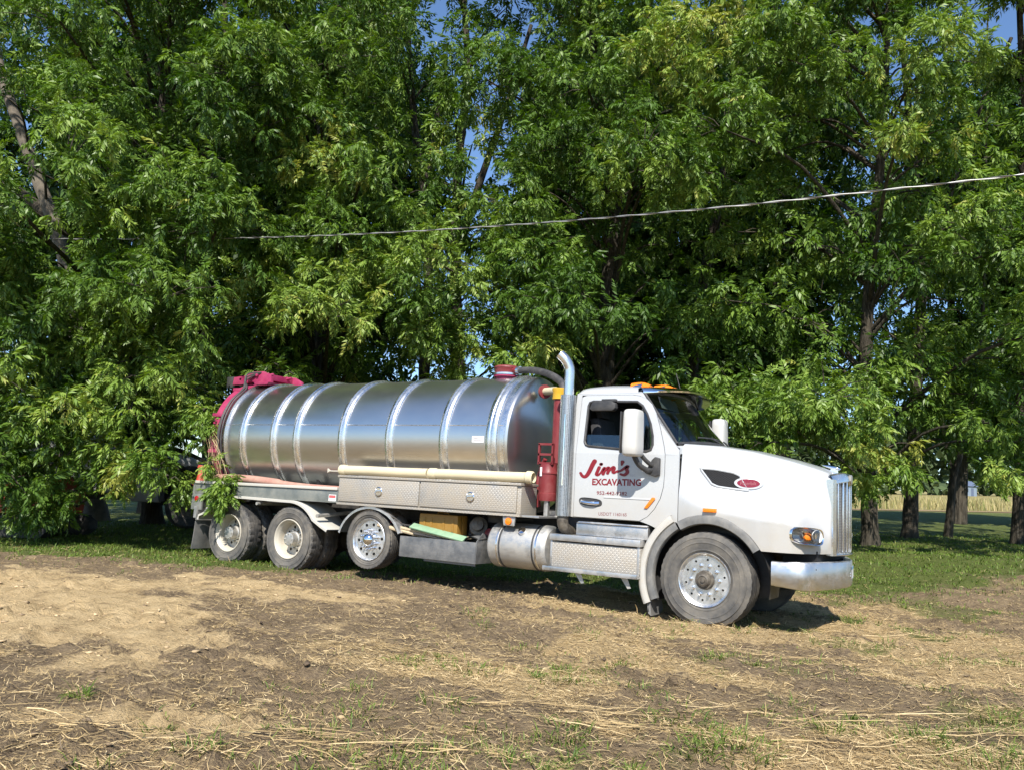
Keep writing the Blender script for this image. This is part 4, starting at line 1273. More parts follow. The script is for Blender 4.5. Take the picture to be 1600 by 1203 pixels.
edge = [Vector(p) for p in rows[0]] + [Vector(r[-1]) for r in rows[1:]] + [Vector(p) for p in rows[-1][::-1]] + [Vector(r[0]) for r in rows[::-1][1:]]
MB().tube(edge, 0.013, 6, cap=False).build('vent_rim', 'white_paint', hood)
# oval badge
bx_, bz_ = 0.40, 1.632
def oval(rx, rz, off, n=28): return [hside(bx_ + rx * math.cos(2 * PI * k / n), bz_ + rz * math.sin(2 * PI * k / n), off) for k in range(n)]
b = MB(); b.grid([oval(0.165, 0.073, 0.003), oval(0.16, 0.069, 0.014), oval(0.125, 0.048, 0.014)], True); b.build('badge_surround', 'white_paint', hood)
b = MB(); b.add(oval(0.128, 0.050, 0.0165), [tuple(range(28))]); bad = b.build('badge', 'badge_red', hood)
text_mesh('badge_script', 'Peterbilt', lambda x, y: hside(bx_ - 0.088 + 0.176 * x, bz_ - 0.024 + 0.04 * y + 0.006 * x, 0.0195), 'badge_script', hood, 0.0)
mk = MB(); mk.box(-0.03, 0.13, -1.232, -1.18, 1.268, 1.312); mk.build('fender_marker_light', 'amber_lens', hood, bevel=0.01)
# headlights
def headlight(s):
    c = Vector((1.128, s * 1.045, 1.068))
    ax_ = Vector((0.78, s * 0.62, 0.02)).normalized()
    uu = Vector((0.62, -s * 0.78, 0)).normalized(); vv = Vector((0, 0, 1))
    def ring(sx, sz, off, n=28):
        r = []
        for k in range(n):
            a = 2 * PI * k / n
            cx, sy = math.cos(a), math.sin(a)
            ex = abs(cx) ** 0.6 * (1 if cx > 0 else -1); ez = abs(sy) ** 0.6 * (1 if sy > 0 else -1)
            r.append(c + uu * ex * sx + vv * (ez * sz - ex * 0.012) + ax_ * (off - 0.07 * (ex ** 2) + 0.02 * ex))
        return r
    m = MB(); m.grid([ring(0.212, 0.102, -0.10), ring(0.208, 0.100, 0.035), ring(0.20, 0.094, 0.052), ring(0.186, 0.082, 0.045), ring(0.176, 0.075, -0.01)], True)
    m.add(ring(0.176, 0.075, -0.01), [tuple(range(28))])
    o = m.build('headlight', 'chrome', T, smooth=50)
    l = MB(); rr1 = ring(0.187, 0.083, 0.047); r2 = ring(0.12, 0.05, 0.075); l.grid([rr1, r2], True); l.add(r2, [tuple(range(28))]); l.build('lamp_lens', 'lamp_lens', o)
    t = MB()
    p = c + ax_ * 0.0 - uu * 0.03
    t.lathe([(0, 0.0), (0.0, 0.05), (0.03, 0.045), (0.04, 0)], p - vv * 0.012, ax_, 14); t.build('turn_signal', 'amber_lens', o)
    b = MB(); b.lathe([(-0.02, 0.03), (0.0, 0.05), (0.02, 0.066), (0.022, 0.07), (0.018, 0.074)], c + uu * 0.08 + ax_ * 0.02, ax_, 18); b.build('lamp_bowl', 'lamp_silver', o)
    b = MB(); b.grid([ring(0.18, 0.078, 0.0), ring(0.175, 0.073, -0.006), ring(0.02, 0.01, -0.03)], True); b.build('lamp_reflector', 'lamp_silver', o)
headlight(-1); headlight(1)

# grille
def gx(y): return 1.275 + 0.105 * (1 - (y / 0.54) ** 2)
def gplan(y, off=0.0): return gx(y) + off
gs = MB()
ys = np.linspace(-0.53, 0.53, 25)
def ztop_g(y): return 1.775 + 0.055 * (1 - (y / 0.53) ** 2)
# surround: crown, base and two side posts
for (za, zb) in (('crown', None), ('base', None)):
    rows = []
    for y in ys:
        if za == 'crown': z0, z1 = ztop_g(y) - 0.115 - (0.045 if abs(y) < 0.07 else 0.0), ztop_g(y)
        else: z0, z1 = 0.85, 0.895
        x = gplan(y)
        rows.append([(x - 0.05, y, z0), (x + 0.0, y, z0), (x + 0.014, y, z0 + 0.012), (x + 0.008, y, (z0 + z1) / 2), (x - 0.015, y, z1 - 0.012), (x - 0.05, y, z1)])
    gs.grid(rows)
for s in (-1, 1):
    ya, yb = s * 0.535, s * 0.475
    rows = [[(gplan(ya) - 0.06, ya, z), (gplan(ya) + 0.012, ya, z), (gplan(yb) + 0.016, yb, z), (gplan(yb) - 0.04, yb, z)] for z in np.linspace(0.85, ztop_g(ya) - 0.05, 3)]
    gs.grid(rows)
grille = gs.build('grille', 'dull_chrome', T, smooth=40)
gm = MB(); gm.grid([[(gplan(y, -0.02), y, z) for y in np.linspace(-0.47, 0.47, 13)] for z in np.linspace(0.86, 1.74, 3)]); gm.build('grille_mesh', 'grille_mesh' if 'grille_mesh' in MATS else 'vent_mesh', grille)
for i, y in enumerate(np.linspace(-0.40, 0.40, 7)):
    wd = 0.014
    g = MB(); x = gplan(y)
    zt = ztop_g(y) - 0.11
    g.box(x - 0.018, x + 0.004, y - wd, y + wd, 0.892, zt); g.build('grille_bar', 'dull_chrome', grille, bevel=0.004)
lg = MB()
def shield(sc, off):
    pts = [(-0.05, 0.045), (0, 0.055), (0.05, 0.045), (0.045, -0.01), (0.0, -0.055), (-0.045, -0.01)]
    return [(gplan(p[0] * sc) + off, p[0] * sc, 1.745 + p[1] * sc) for p in pts]
lg.grid([shield(1.15, 0.0), shield(1.1, 0.022), shield(0.9, 0.026)], True); lg.add(shield(0.9, 0.026), [tuple(range(6))]); lg.build('grille_emblem', 'hub_metal', grille)
orn = MB()
orn.lathe([(-0.14, 0.004), (-0.08, 0.016), (0, 0.024), (0.05, 0.022), (0.075, 0.01), (0.08, 0.0)], (1.20, 0, 1.885), (1, 0, -0.22), 14)
orn.prism([(1.15, 1.84), (1.25, 1.82), (1.24, 1.885), (1.17, 1.895)], 'y', -0.012, 0.012)
orn.build('hood_ornament', 'chrome', T)

# bumper
bp = MB()
plan = [(0.76, -1.205), (0.90, -1.21), (1.02, -1.20), (1.09, -1.175), (1.14, -1.13), (1.175, -1.06), (1.20, -0.98), (1.26, -0.75), (1.335, -0.45), (1.365, -0.2), (1.37, 0.0)]
plan = plan + [(x, -y) for x, y in plan[::-1][1:]]
rows = []
for i, (x, y) in enumerate(plan):
    a = plan[max(0, i - 1)]; b2 = plan[min(len(plan) - 1, i + 1)]
    t = Vector((b2[0] - a[0], b2[1] - a[1])).normalized(); nx, ny = t.y, -t.x
    nx, ny = (nx, ny)
    e = min(i, len(plan) - 1 - i)
    z0 = 0.475 + (0.03 * (1 - e / 3) if e < 3 else 0); z1 = 0.785 - (0.012 if e < 2 else 0)
    ii = lambda d, z: (x - nx * d, y - ny * d, z)
    rows.append([ii(0.10, z1 - 0.004), ii(0.014, z1), ii(0.0, z1 - 0.014), ii(-0.004, (z0 + z1) / 2), ii(0.0, z0 + 0.014), ii(0.014, z0), ii(0.10, z0 + 0.004)])
bp.grid(rows); bumper = bp.build('bumper', 'bumper_metal', T, smooth=50)
rsb = MB(); rsb.box(0.80, 1.18, -0.86, 0.86, 0.62, 0.90); rsb.build('dark_gap_block', 'black_hole', T)  # black block added to paint the shaded gap between hood and bumper
cb = MB(); cb.box(0.85, 1.2, -1.0, 1.0, 0.70, 0.715); cb.box(0.9, 1.0, -0.9, 0.9, 0.5, 0.7); cb.build_each('bumper_bracket', 'steel_frame', T)
pl = MB()
py0, py1 = 0.16, 0.44
def bpx(y): return float(np.interp(y, [p[1] for p in plan], [p[0] for p in plan]))
pl.grid([[(bpx(py0) + 0.006, py0, z) for z in (0.565, 0.715)], [(bpx(py1) + 0.012, py1, z) for z in (0.565, 0.715)]]); plate_o = pl.build('licence_plate', 'sticker_white', bumper)
pl = MB(); pl.grid([[(bpx(py0) + 0.0085, py0 + 0.01, z) for z in (0.675, 0.71)], [(bpx(py1) + 0.0145, py1 - 0.01, z) for z in (0.675, 0.71)]]); pl.build('plate_band', 'plate_blue', bumper)
bolts = MB()
for y in (0.62, 0.70, 0.98, 1.06):
    bolts.lathe([(0, 0.014), (0.01, 0.012), (0.013, 0)], (bpx(y), y, 0.755), (1, 0, 0), 8)
for y, z in ((0.1, 0.60), (0.1, 0.63), (1.08, 0.55)): bolts.lathe([(0, 0.016), (0.008, 0.014), (0.009, 0)], (bpx(y), y, z), (1, 0, 0), 8)
bolts.build_each('bumper_bolt', 'chrome', bumper)

# ------------------------------------------------------------------ loose gear carried on the truck
def lone(name, mb, mat, label, cat, group=None, bevel=0.0, org=None):
    xs_ = [v[0] for v in mb.v]; ys_ = [v[1] for v in mb.v]; zs_ = [v[2] for v in mb.v]
    o = org or ((min(xs_) + max(xs_)) / 2, (min(ys_) + max(ys_)) / 2, min(zs_))
    mb.v = [(x - o[0], y - o[1], z - o[2]) for x, y, z in mb.v]
    ob = mb.build(name, mat, None, bevel=bevel, loc=o)
    return tag(ob, label, cat, group)
def hose_length(x0, x1, z, label, open_end):
    t = thing('hose_tube', label, 'tube', ((x0 + x1) / 2, -1.17, z - 0.075), 0, 'cream tubes on the tool box')
    m = MB(); h = (x1 - x0) / 2
    m.tube([(-h, 0, 0.075), (-h * 0.3, 0, 0.078), (h * 0.4, 0, 0.072), (h - 0.02, 0, 0.075)], 0.07, 20, cap=not open_end)
    m.build('pipe_wall', 'cream_hose', t)
    c = MB(); c.lathe([(0, 0.05), (0, 0.079), (0.1, 0.08), (0.12, 0.071)], (-h - 0.005, 0, 0.075), (1, 0, 0), 20); c.build('end_collar', 'cream_hose', t)
    if open_end:
        c = MB(); c.lathe([(0.0, 0.066), (-0.02, 0.086), (-0.09, 0.088), (-0.11, 0.071)], (h, 0, 0.075), (1, 0, 0), 24)
        c.lathe([(0.0, 0.066), (-0.3, 0.062), (-0.3, 0.0)], (h, 0, 0.075), (1, 0, 0), 24); c.build('end_collar', 'cream_hose', t)
    return t
hose_length(-5.79, -4.09, 1.585, 'cream plastic tube on the rear half of the diamond plate tool box', False)
hose_length(-4.07, -2.36, 1.585, 'cream plastic tube with open end facing the exhaust stack', True)
nz = MB(); nz.prism([(-6.08, 1.53), (-6.08, 1.60), (-6.03, 1.57), (-5.80, 1.575), (-5.80, 1.555), (-6.03, 1.555)], 'y', -1.18, -1.15)
lone('hose_nozzle', nz, 'rim_painted', 'thin metal nozzle poking out behind the rear cream tube', 'nozzle', bevel=0.003)
rh = MB(); rh.tube(catmull([(-8.95, -0.98, 1.36), (-8.5, -1.0, 1.365), (-8.0, -1.02, 1.365), (-7.4, -1.03, 1.335), (-6.9, -1.02, 1.30), (-6.4, -1.0, 1.285), (-5.9, -0.98, 1.28)], 6), [0.07] * 20 + [0.055] * 17, 14)
lone('suction_hose', rh, 'faded_red_hose', 'faded red suction hose lying along the deck under the tank', 'hose')
bc = thing('tool_case', 'ochre brown plastic case standing on the tool tray under the tool box', 'case', (-3.93, -0.985, 0.735))
m = MB(); m.box(-0.34, 0.34, -0.12, 0.0, 0.0, 0.28); m.box(-0.34, 0.34, 0.006, 0.13, 0.0, 0.28); m.build('shell', 'ochre_plastic', bc, bevel=0.022)
m = MB(); m.tube([(-0.1, 0, 0.275), (-0.09, 0, 0.305), (0.09, 0, 0.305), (0.1, 0, 0.275)], 0.014, 8); m.build('handle', 'ochre_plastic', bc)
m = MB()
for x in (-0.24, -0.12, 0.1, 0.26): m.box(x - 0.018, x + 0.018, -0.128, -0.12, 0.05, 0.23)
m.build_each('rib', 'ochre_plastic', bc, bevel=0.003)
cs = MB(); cs.box(-4.35, -3.45, -1.10, -0.76, 0.70, 0.732); lone('support_board', cs, 'worn_wood', 'weathered board lying across the tool tray under the brown case', 'board', bevel=0.004)
g = MB(); A_, B_ = Vector((-4.36, -1.155, 0.83)), Vector((-3.42, -1.15, 0.70))
dv = (B_ - A_).normalized(); nrm = Vector((0, -0.5, 0.86)); nrm = (nrm - dv * nrm.dot(dv)).normalized(); sd_ = dv.cross(nrm)
vs_ = [p + sd_ * a * 0.06 + nrm * b * 0.012 for p in (A_, B_) for a, b in ((-1, -1), (1, -1), (1, 1), (-1, 1))]
g.add(vs_, [(0, 1, 2, 3), (7, 6, 5, 4), (0, 4, 5, 1), (1, 5, 6, 2), (2, 6, 7, 3), (3, 7, 4, 0)])
lone('green_board', g, 'green_plastic', 'pale green board leaning out of the tool tray', 'board', bevel=0.003)
def tool(name, a, b, r, mat, label, grip_mat, grip, cat):
    a, b = Vector(a), Vector(b)
    t = thing(name, label, cat, b)
    MB().tube([a - b + (b - a) * grip, Vector((0, 0, 0))], r, 8).build('shaft', mat, t)
    MB().tube([a - b, a - b + (b - a) * grip * 1.02], r * 1.25, 9).build('grip', grip_mat, t)
    return t
tool('wooden_shovel', (-4.98, -1.16, 0.80), (-3.72, -1.10, 0.63), 0.026, 'worn_wood', 'pale wooden shovel handle lying in the tool tray', 'worn_wood', 0.3, 'shovel')
tool('pry_bar', (-5.05, -1.12, 0.885), (-3.5, -1.04, 0.72), 0.014, 'steel_frame', 'thin dark bar with red grip resting on tool tray', 'red_paint', 0.28, 'bar')
tool('wooden_rake', (-4.70, -1.14, 0.80), (-3.45, -1.13, 0.655), 0.018, 'worn_wood', 'tan wooden rake handle below the green board in the tray', 'worn_wood', 0.2, 'rake')
tool('grease_gun', (-4.3, -1.17, 0.72), (-3.6, -1.15, 0.66), 0.016, 'steel_frame', 'black rod with small red end at the front of the tray', 'steel_frame', 0.3, 'rod')
sb = MB(); sb.grid([[(-3.42 + 0.24 * u, -1.16 + 0.26 * v, 0.70 + 0.04 * math.sin(u * 3) + 0.02 * v) for u in np.linspace(0, 1, 6)] for v in np.linspace(0, 1, 6)])
sb.grid([[(-3.42 + 0.24 * u, -1.16 + 0.26 * v, 0.712 + 0.04 * math.sin(u * 3) + 0.02 * v) for u in np.linspace(0, 1, 6)] for v in np.linspace(0, 1, 6)])
lone('rusty_shovel', sb, 'tray_steel', 'rusty flat shovel scoop at the front end of the tool tray', 'shovel')
# ------------------------------------------------------------------ land
def np_mesh(name, V, F, mat, parent=None, attrs=None, smooth=False, loops=4):
    """V (n,3), F (m,k) arrays -> mesh object; attrs: name -> (domain, type, array)"""
    V = np.asarray(V, np.float32); F = np.asarray(F, np.int32)
    me = bpy.data.meshes.new(name)
    me.vertices.add(len(V)); me.vertices.foreach_set('co', V.ravel())
    k = F.shape[1]
    me.loops.add(F.size); me.loops.foreach_set('vertex_index', F.ravel())
    me.polygons.add(len(F))
    me.polygons.foreach_set('loop_start', np.arange(0, F.size, k, dtype=np.int32))
    if smooth: me.polygons.foreach_set('use_smooth', np.ones(len(F), bool))
    for an, (dom, typ, arr) in (attrs or {}).items():
        at = me.attributes.new(an, typ, dom)
        at.data.foreach_set('color' if typ == 'FLOAT_COLOR' else 'value', np.asarray(arr, np.float32).ravel())
    me.update(calc_edges=True)
    me.materials.append(MATS[mat])
    o = bpy.data.objects.new(name, me)
    COL.objects.link(o)
    if parent is not None: o.parent = parent
    return o

def cam_ld(x, y):
    rx, ry = x - CAM[0], y - CAM[1]
    return math.cos(YAW) * rx + math.sin(YAW) * ry, -math.sin(YAW) * rx + math.cos(YAW) * ry

def masks(x, y):
    """what lies on the ground: green grass, pale sand, dark soil, straw (0..1 each)"""
    l, d = cam_ld(x, y)
    n1 = fbm(x * 0.35, y * 0.35, 4, 3); n2 = fbm(x * 1.3, y * 1.3, 4, 9); n3 = fbm(x * 0.16 + 4, y * 0.5, 4, 21)
    edge = 13.1 + (n1 - 0.5) * 2.6 + (n2 - 0.5) * 3.0 + sstep(2.0, 6.0, l) * 0.5
    grass = sstep(-1.0, 1.3, d - edge)
    # thin green among the straw on the right
    sg = sstep(0.46, 0.62, n2) * sstep(-0.5, 3.0, l + 0.35 * (11 - d)) * (0.55 + 0.45 * n1)
    grass = np.maximum(grass, 0.80 * sg * sstep(16, 12, d) * (0.6 + 0.4 * sstep(1.5, 5, l)))
    # pale sandy subsoil spread on the left
    q = np.hypot((l + 4.9) / 3.6, (d - 8.6) / 3.5)
    sand = sstep(1.12, 0.55, q + (n3 - 0.5) * 1.2 + (n2 - 0.5) * 1.1)
    q2 = np.hypot((l + 1.8) / 1.1, (d - 4.75) / 0.35)
    sand = np.maximum(sand, 0.8 * sstep(1.2, 0.4, q2 + (n2 - 0.5) * 1.2))
    q3 = np.hypot((l + 3.2) / 2.3, (d - 10.4) / 0.8)
    sand = np.maximum(sand, 0.65 * sstep(1.3, 0.5, q3 + (n2 - 0.5) * 1.3))
    sand = sand * sstep(12.6, 11.6, d)
    # trampled straw, mostly right of centre and along the wheel rows
    row = 0.5 + 0.5 * np.sin(y * 3.3 + 1.5 * (n1 - 0.5) * 6 + 0.25 * x)
    straw = sstep(-3.0, 2.0, l + 0.3 * (8 - d)) * (0.45 + 0.75 * row * sstep(0.3, 0.6, n1)) * (0.5 + n2)
    straw = np.maximum(straw, 0.75 * sstep(0.46, 0.6, n3) * sstep(8.5, 5.0, d))
    straw = np.maximum(straw, 0.3 * sstep(0.5, 0.65, n2))
    bare = sstep(0.62, 0.46, fbm(x * 0.8 + 9, y * 1.5, 4, 131))
    straw = np.clip(1.25 * straw * (0.15 + 0.85 * bare) * (1 - 0.75 * sand) * sstep(14.5, 12.0, d), 0, 1)
    return np.clip(grass, 0, 1), np.clip(sand, 0, 1), straw

# ground sheet: fine in the foreground, coarser with distance, out to the horizon
dv = [0.6]
while dv[-1] < 1500:
    d_ = dv[-1]
    dv.append(d_ + (0.038 + 0.0028 * d_ if d_ < 14 else 0.02 * d_ - 0.2))
dv = np.array([-900, -300, -100, -40, -20, -10, -5, -2, 0] + dv)
lu = np.concatenate([np.linspace(-1.0, 1.0, 275) * 0.80])
lu = np.concatenate([[-14, -6, -3, -1.8, -1.2], lu, [1.2, 1.8, 3, 6, 14]])
DD, UU = np.meshgrid(dv, lu, indexing='ij')
LL = UU * (np.abs(DD) + 2.5)
GX = CAM[0] + math.cos(YAW) * LL - math.sin(YAW) * DD
GY = CAM[1] + math.sin(YAW) * LL + math.cos(YAW) * DD
def relief(x, y):
    l, d = cam_ld(x, y)
    g, s, st = masks(x, y)
    near = sstep(60, 14, d)
    z = (fbm(x * 0.9, y * 1.7, 4, 40) - 0.5) * 0.07 + (fbm(x * 4.5, y * 5.5, 3, 51) - 0.5) * 0.075 * (1 - 0.3 * g)
    lumps = np.maximum(0, fbm(x * 8, y * 9, 2, 77) - 0.5) * 0.17 * (1 - g) * (0.3 + sstep(0.45, 0.6, fbm(x * 0.8, y * 0.8, 2, 5)))
    rut = 0.035 * np.sin(y * 3.3 + 1.5 * (fbm(x * 0.35, y * 0.35, 4, 3) - 0.5) * 6 + 0.25 * x) * sstep(-2, 2, l)
    return (z + lumps + rut) * near
GZ = ground_h(GX, GY) + relief(GX, GY) - 0.012
gr, sa, stw = masks(GX.ravel(), GY.ravel())
LLr, DDr = LL.ravel(), DD.ravel()
field = sstep(50.0, 58.0, DDr + 3 * fbm(GX.ravel() * .1, GY.ravel() * .1, 2, 4))
nL = len(lu); nD = len(dv)
idx = np.arange(nD * nL).reshape(nD, nL)
F = np.stack([idx[:-1, :-1], idx[:-1, 1:], idx[1:, 1:], idx[1:, :-1]], -1).reshape(-1, 4)
colr = np.stack([gr, sa, stw, field], 1)

def ground_mat():
    m, nt, bs = nodes('ground')
    at = N(nt, 'ShaderNodeAttribute', attribute_name='cover')
    sp = N(nt, 'ShaderNodeSeparateColor'); nt.links.new(at.outputs['Color'], sp.inputs[0])
    tc = N(nt, 'ShaderNodeTexCoord')
    n1 = N(nt, 'ShaderNodeTexNoise', Scale=3.0, Detail=10.0, Roughness=0.72); nt.links.new(tc.outputs['Object'], n1.inputs['Vector'])
    n2 = N(nt, 'ShaderNodeTexNoise', Scale=28.0, Detail=6.0, Roughness=0.75); nt.links.new(tc.outputs['Object'], n2.inputs['Vector'])
    n3 = N(nt, 'ShaderNodeTexNoise', Scale=0.7, Detail=5.0, Roughness=0.6); nt.links.new(tc.outputs['Object'], n3.inputs['Vector'])
    soil = ramp(nt, n1.outputs[0], [(0.28, (0.080, 0.058, 0.041)), (0.5, (0.190, 0.138, 0.089)), (0.72, (0.34, 0.25, 0.15))]).outputs[0]
    crumbs = ramp(nt, n2.outputs[0], [(0.48, (0, 0, 0)), (0.68, (1, 1, 1))]).outputs[0]
    soil = mix(nt, math_n(nt, 'MULTIPLY', crumbs, 0.6), soil, (0.42, 0.31, 0.17))
    sandc = ramp(nt, n1.outputs[0], [(0.32, (0.26, 0.18, 0.095)), (0.48, (0.58, 0.42, 0.22)), (0.7, (0.72, 0.54, 0.30))]).outputs[0]
    def edge(ch, w):
        a = math_n(nt, 'ADD', ch, math_n(nt, 'MULTIPLY', math_n(nt, 'SUBTRACT', n2.outputs[0], 0.5), w))
        a = math_n(nt, 'ADD', a, math_n(nt, 'MULTIPLY', math_n(nt, 'SUBTRACT', n1.outputs[0], 0.5), w))
        r = ramp(nt, a, [(0.32, (0, 0, 0)), (0.68, (1, 1, 1))])
        return r.outputs[0]
    c = mix(nt, edge(sp.outputs[1], 1.3), soil, sandc)
    strawc = ramp(nt, n2.outputs[0], [(0.3, (0.22, 0.155, 0.08)), (0.62, (0.60, 0.43, 0.21))]).outputs[0]
    fib = []
    for rot in (0.05, 0.75, -0.6):
        mp = N(nt, 'ShaderNodeMapping'); mp.inputs['Rotation'].default_value = (0, 0, rot); mp.inputs['Scale'].default_value = (9, 120, 60)
        nt.links.new(tc.outputs['Object'], mp.inputs[0])
        nf = N(nt, 'ShaderNodeTexNoise', Scale=1.0, Detail=3.0, Roughness=0.6); nt.links.new(mp.outputs[0], nf.inputs['Vector'])
        fib.append(nf.outputs[0])
    fm = math_n(nt, 'MAXIMUM', math_n(nt, 'MAXIMUM', fib[0], fib[1]), fib[2])
    fr_ = ramp(nt, fm, [(0.52, (0, 0, 0)), (0.68, (1, 1, 1))]).outputs[0]
    strawc = mix(nt, fr_, strawc, (0.66, 0.49, 0.26))
    c = mix(nt, math_n(nt, 'MULTIPLY', edge(sp.outputs[2], 1.5), 0.85), c, strawc)
    c = mix(nt, math_n(nt, 'MULTIPLY', math_n(nt, 'MULTIPLY', fr_, math_n(nt, 'SUBTRACT', 1.0, sp.outputs[1], True)), 0.35), c, (0.50, 0.37, 0.20))
    grassc = ramp(nt, n2.outputs[0], [(0.3, (0.045, 0.080, 0.014)), (0.7, (0.125, 0.180, 0.032))]).outputs[0]
    grassc = mix(nt, math_n(nt, 'MULTIPLY', n3.outputs[0], 0.35), grassc, (0.16, 0.13, 0.06))
    c = mix(nt, math_n(nt, 'MULTIPLY', edge(sp.outputs[0], 0.8), 0.92), c, grassc)
    fieldc = ramp(nt, n3.outputs[0], [(0.3, (0.22, 0.20, 0.075)), (0.7, (0.36, 0.29, 0.13))]).outputs[0]
    nt.links.new(mix(nt, at.outputs['Alpha'], c, fieldc), bs.inputs['Base Color'])
    bs.inputs['Roughness'].default_value = 0.95
    bs.inputs['Specular IOR Level'].default_value = 0.15
    h = math_n(nt, 'ADD', math_n(nt, 'ADD', n1.outputs[0], math_n(nt, 'MULTIPLY', fm, 0.35)), math_n(nt, 'MULTIPLY', n2.outputs[0], 0.6))
    bump(nt, bs, h, 1.0, 0.07)
    MATS['ground'] = m
ground_mat()
ground = np_mesh('ground', np.stack([GX, GY, GZ], -1).reshape(-1, 3), F, 'ground', None, {'cover': ('POINT', 'FLOAT_COLOR', colr)}, True)
tag(ground, kind='structure')
def ground_z(x, y): return ground_h(x, y) + relief(x, y) - 0.012

def norm(a): return a / (np.linalg.norm(a, axis=-1, keepdims=True) + 1e-9)

def blade_mat(name, stops, trans=0.3, rough=0.55, spec=0.3):
    """leaf-like material: hue from the per-face 'tint' attribute, part of the light shines through"""
    m, nt, bs = nodes(name)
    at = N(nt, 'ShaderNodeAttribute', attribute_name='tint')
    r = ramp(nt, at.outputs['Fac'], stops)
    nt.links.new(r.outputs[0], bs.inputs['Base Color'])
    bs.inputs['Roughness'].default_value = rough
    bs.inputs['Specular IOR Level'].default_value = spec
    if trans > 0:
        tb = N(nt, 'ShaderNodeBsdfTranslucent')
        hs = N(nt, 'ShaderNodeHueSaturation', Saturation=1.15, Value=1.3)
        nt.links.new(r.outputs[0], hs.inputs['Color'])
        nt.links.new(hs.outputs[0], tb.inputs[0])
        ms = N(nt, 'ShaderNodeMixShader'); ms.inputs[0].default_value = trans
        nt.links.new(bs.outputs[0], ms.inputs[1]); nt.links.new(tb.outputs[0], ms.inputs[2])
        nt.links.new(ms.outputs[0], nt.nodes['Material Output'].inputs[0])
    MATS[name] = m
blade_mat('leaf', [(0.0, (0.034, 0.080, 0.010)), (0.4, (0.088, 0.165, 0.024)), (0.7, (0.178, 0.278, 0.044)), (0.95, (0.27, 0.36, 0.070)), (1.0, (0.34, 0.36, 0.075))], 0.26, 0.45, 0.4)
blade_mat('grass_blade', [(0.0, (0.06, 0.125, 0.018)), (0.6, (0.155, 0.225, 0.036)), (0.85, (0.25, 0.265, 0.08)), (1.0, (0.38, 0.31, 0.15))], 0.3, 0.5)
blade_mat('straw_stalk', [(0.0, (0.15, 0.105, 0.06)), (0.5, (0.50, 0.36, 0.17)), (1.0, (0.74, 0.58, 0.33))], 0.1, 0.6)
blade_mat('field_stalk', [(0.0, (0.18, 0.21, 0.06)), (0.5, (0.36, 0.31, 0.13)), (1.0, (0.48, 0.39, 0.20))], 0.2, 0.7)
blade_mat('clod', [(0.0, (0.085, 0.062, 0.045)), (0.6, (0.22, 0.162, 0.104)), (1.0, (0.58, 0.43, 0.25))], 0.0, 0.95, 0.1)

def scatter(n, d0, d1, u0=-0.72, u1=0.72, power=1.0):
    """random ground points, density falling with distance"""
    t = RNG.random(n)
    d = d0 * (d1 / d0) ** (t ** power)
    l = (u0 + (u1 - u0) * RNG.random(n)) * (d + 1.0)
    x = CAM[0] + math.cos(YAW) * l - math.sin(YAW) * d
    y = CAM[1] + math.sin(YAW) * l + math.cos(YAW) * d
    return x, y, d

def ribbons(x, y, z, az, tilt, length, width, curl, segs=2, lift=0.0, curl_az=0.0):
    """bent flat strips: az heading, tilt up from the ground"""
    n = len(x)
    dirh = np.stack([np.cos(az), np.sin(az), np.zeros(n)], 1)
    side = np.stack([-np.sin(az), np.cos(az), RNG.normal(0, 0.35, n)], 1)
    side /= np.linalg.norm(side, axis=1)[:, None]
    P = np.stack([x, y, z + lift], 1)
    pts = [P]
    ang = tilt.copy()
    for k in range(segs):
        step = (length / segs)[:, None]
        if curl_az: dirh = norm(dirh + np.stack([-dirh[:, 1], dirh[:, 0], 0 * ang], 1) * RNG.normal(0, curl_az, n)[:, None])
        P = P + step * (dirh * np.cos(ang)[:, None] + np.array([0, 0, 1.0]) * np.sin(ang)[:, None])
        pts.append(P); ang = ang + curl
    V = []
    for k, p in enumerate(pts):
        w = (width * (1 - 0.75 * (k / segs) ** 2) / 2)[:, None]
        V += [p - side * w, p + side * w]
    V = np.stack(V, 1)
    m = V.shape[1]
    base = (np.arange(n) * m)[:, None]
    F = np.concatenate([base + np.array([2 * k, 2 * k + 1, 2 * k + 3, 2 * k + 2]) for k in range(segs)], 0)
    return V.reshape(-1, 3), F

# straw lying about
def straw_patch(n, d0, d1, L0, L1, w, name, lift, power=1.0, keep=1.0, segs=2):
    x, y, d = scatter(n, d0, d1, power=power)
    g, s, st = masks(x, y)
    k = RNG.random(n) < np.clip(st * keep + 0.3, 0, 1) * (1 - 0.75 * s)
    x, y, d, st = x[k], y[k], d[k], st[k]
    m = len(x)
    az = RNG.normal(0.06, 0.75, m) + PI * (RNG.random(m) < 0.5)
    wild = RNG.random(m) < 0.3
    az[wild] = RNG.random(wild.sum()) * 2 * PI
    L = L0 + (L1 - L0) * RNG.random(m) ** 1.8
    tilt = np.abs(RNG.normal(0.03, 0.14, m)); up_ = RNG.random(m) < 0.05; tilt[up_] += RNG.random(up_.sum()) * 0.7
    V, Fq = ribbons(x, y, ground_z(x, y), az, tilt, L, w * (0.6 + 0.8 * RNG.random(m)) * (1 + d / 14), RNG.normal(-0.10, 0.3, m), segs, lift + 0.010 * RNG.random(m), 0.45)
    t = np.clip(RNG.normal(0.40, 0.27, m) + 0.22 * st, 0, 1)
    o = np_mesh(name, V, Fq, 'straw_stalk', None, {'tint': ('FACE', 'FLOAT', np.tile(t, segs))})
    return tag(o, kind='stuff')
s1 = straw_patch(110000, 3.2, 15.0, 0.025, 0.15, 0.0034, 'straw_litter', 0.006, 0.9)
tag(s1, 'dry tan straw strewn over the trampled soil', 'straw')
s2 = straw_patch(135000, 3.2, 13.0, 0.012, 0.055, 0.0034, 'chaff_debris', 0.004, 0.8, 1.0, segs=1)
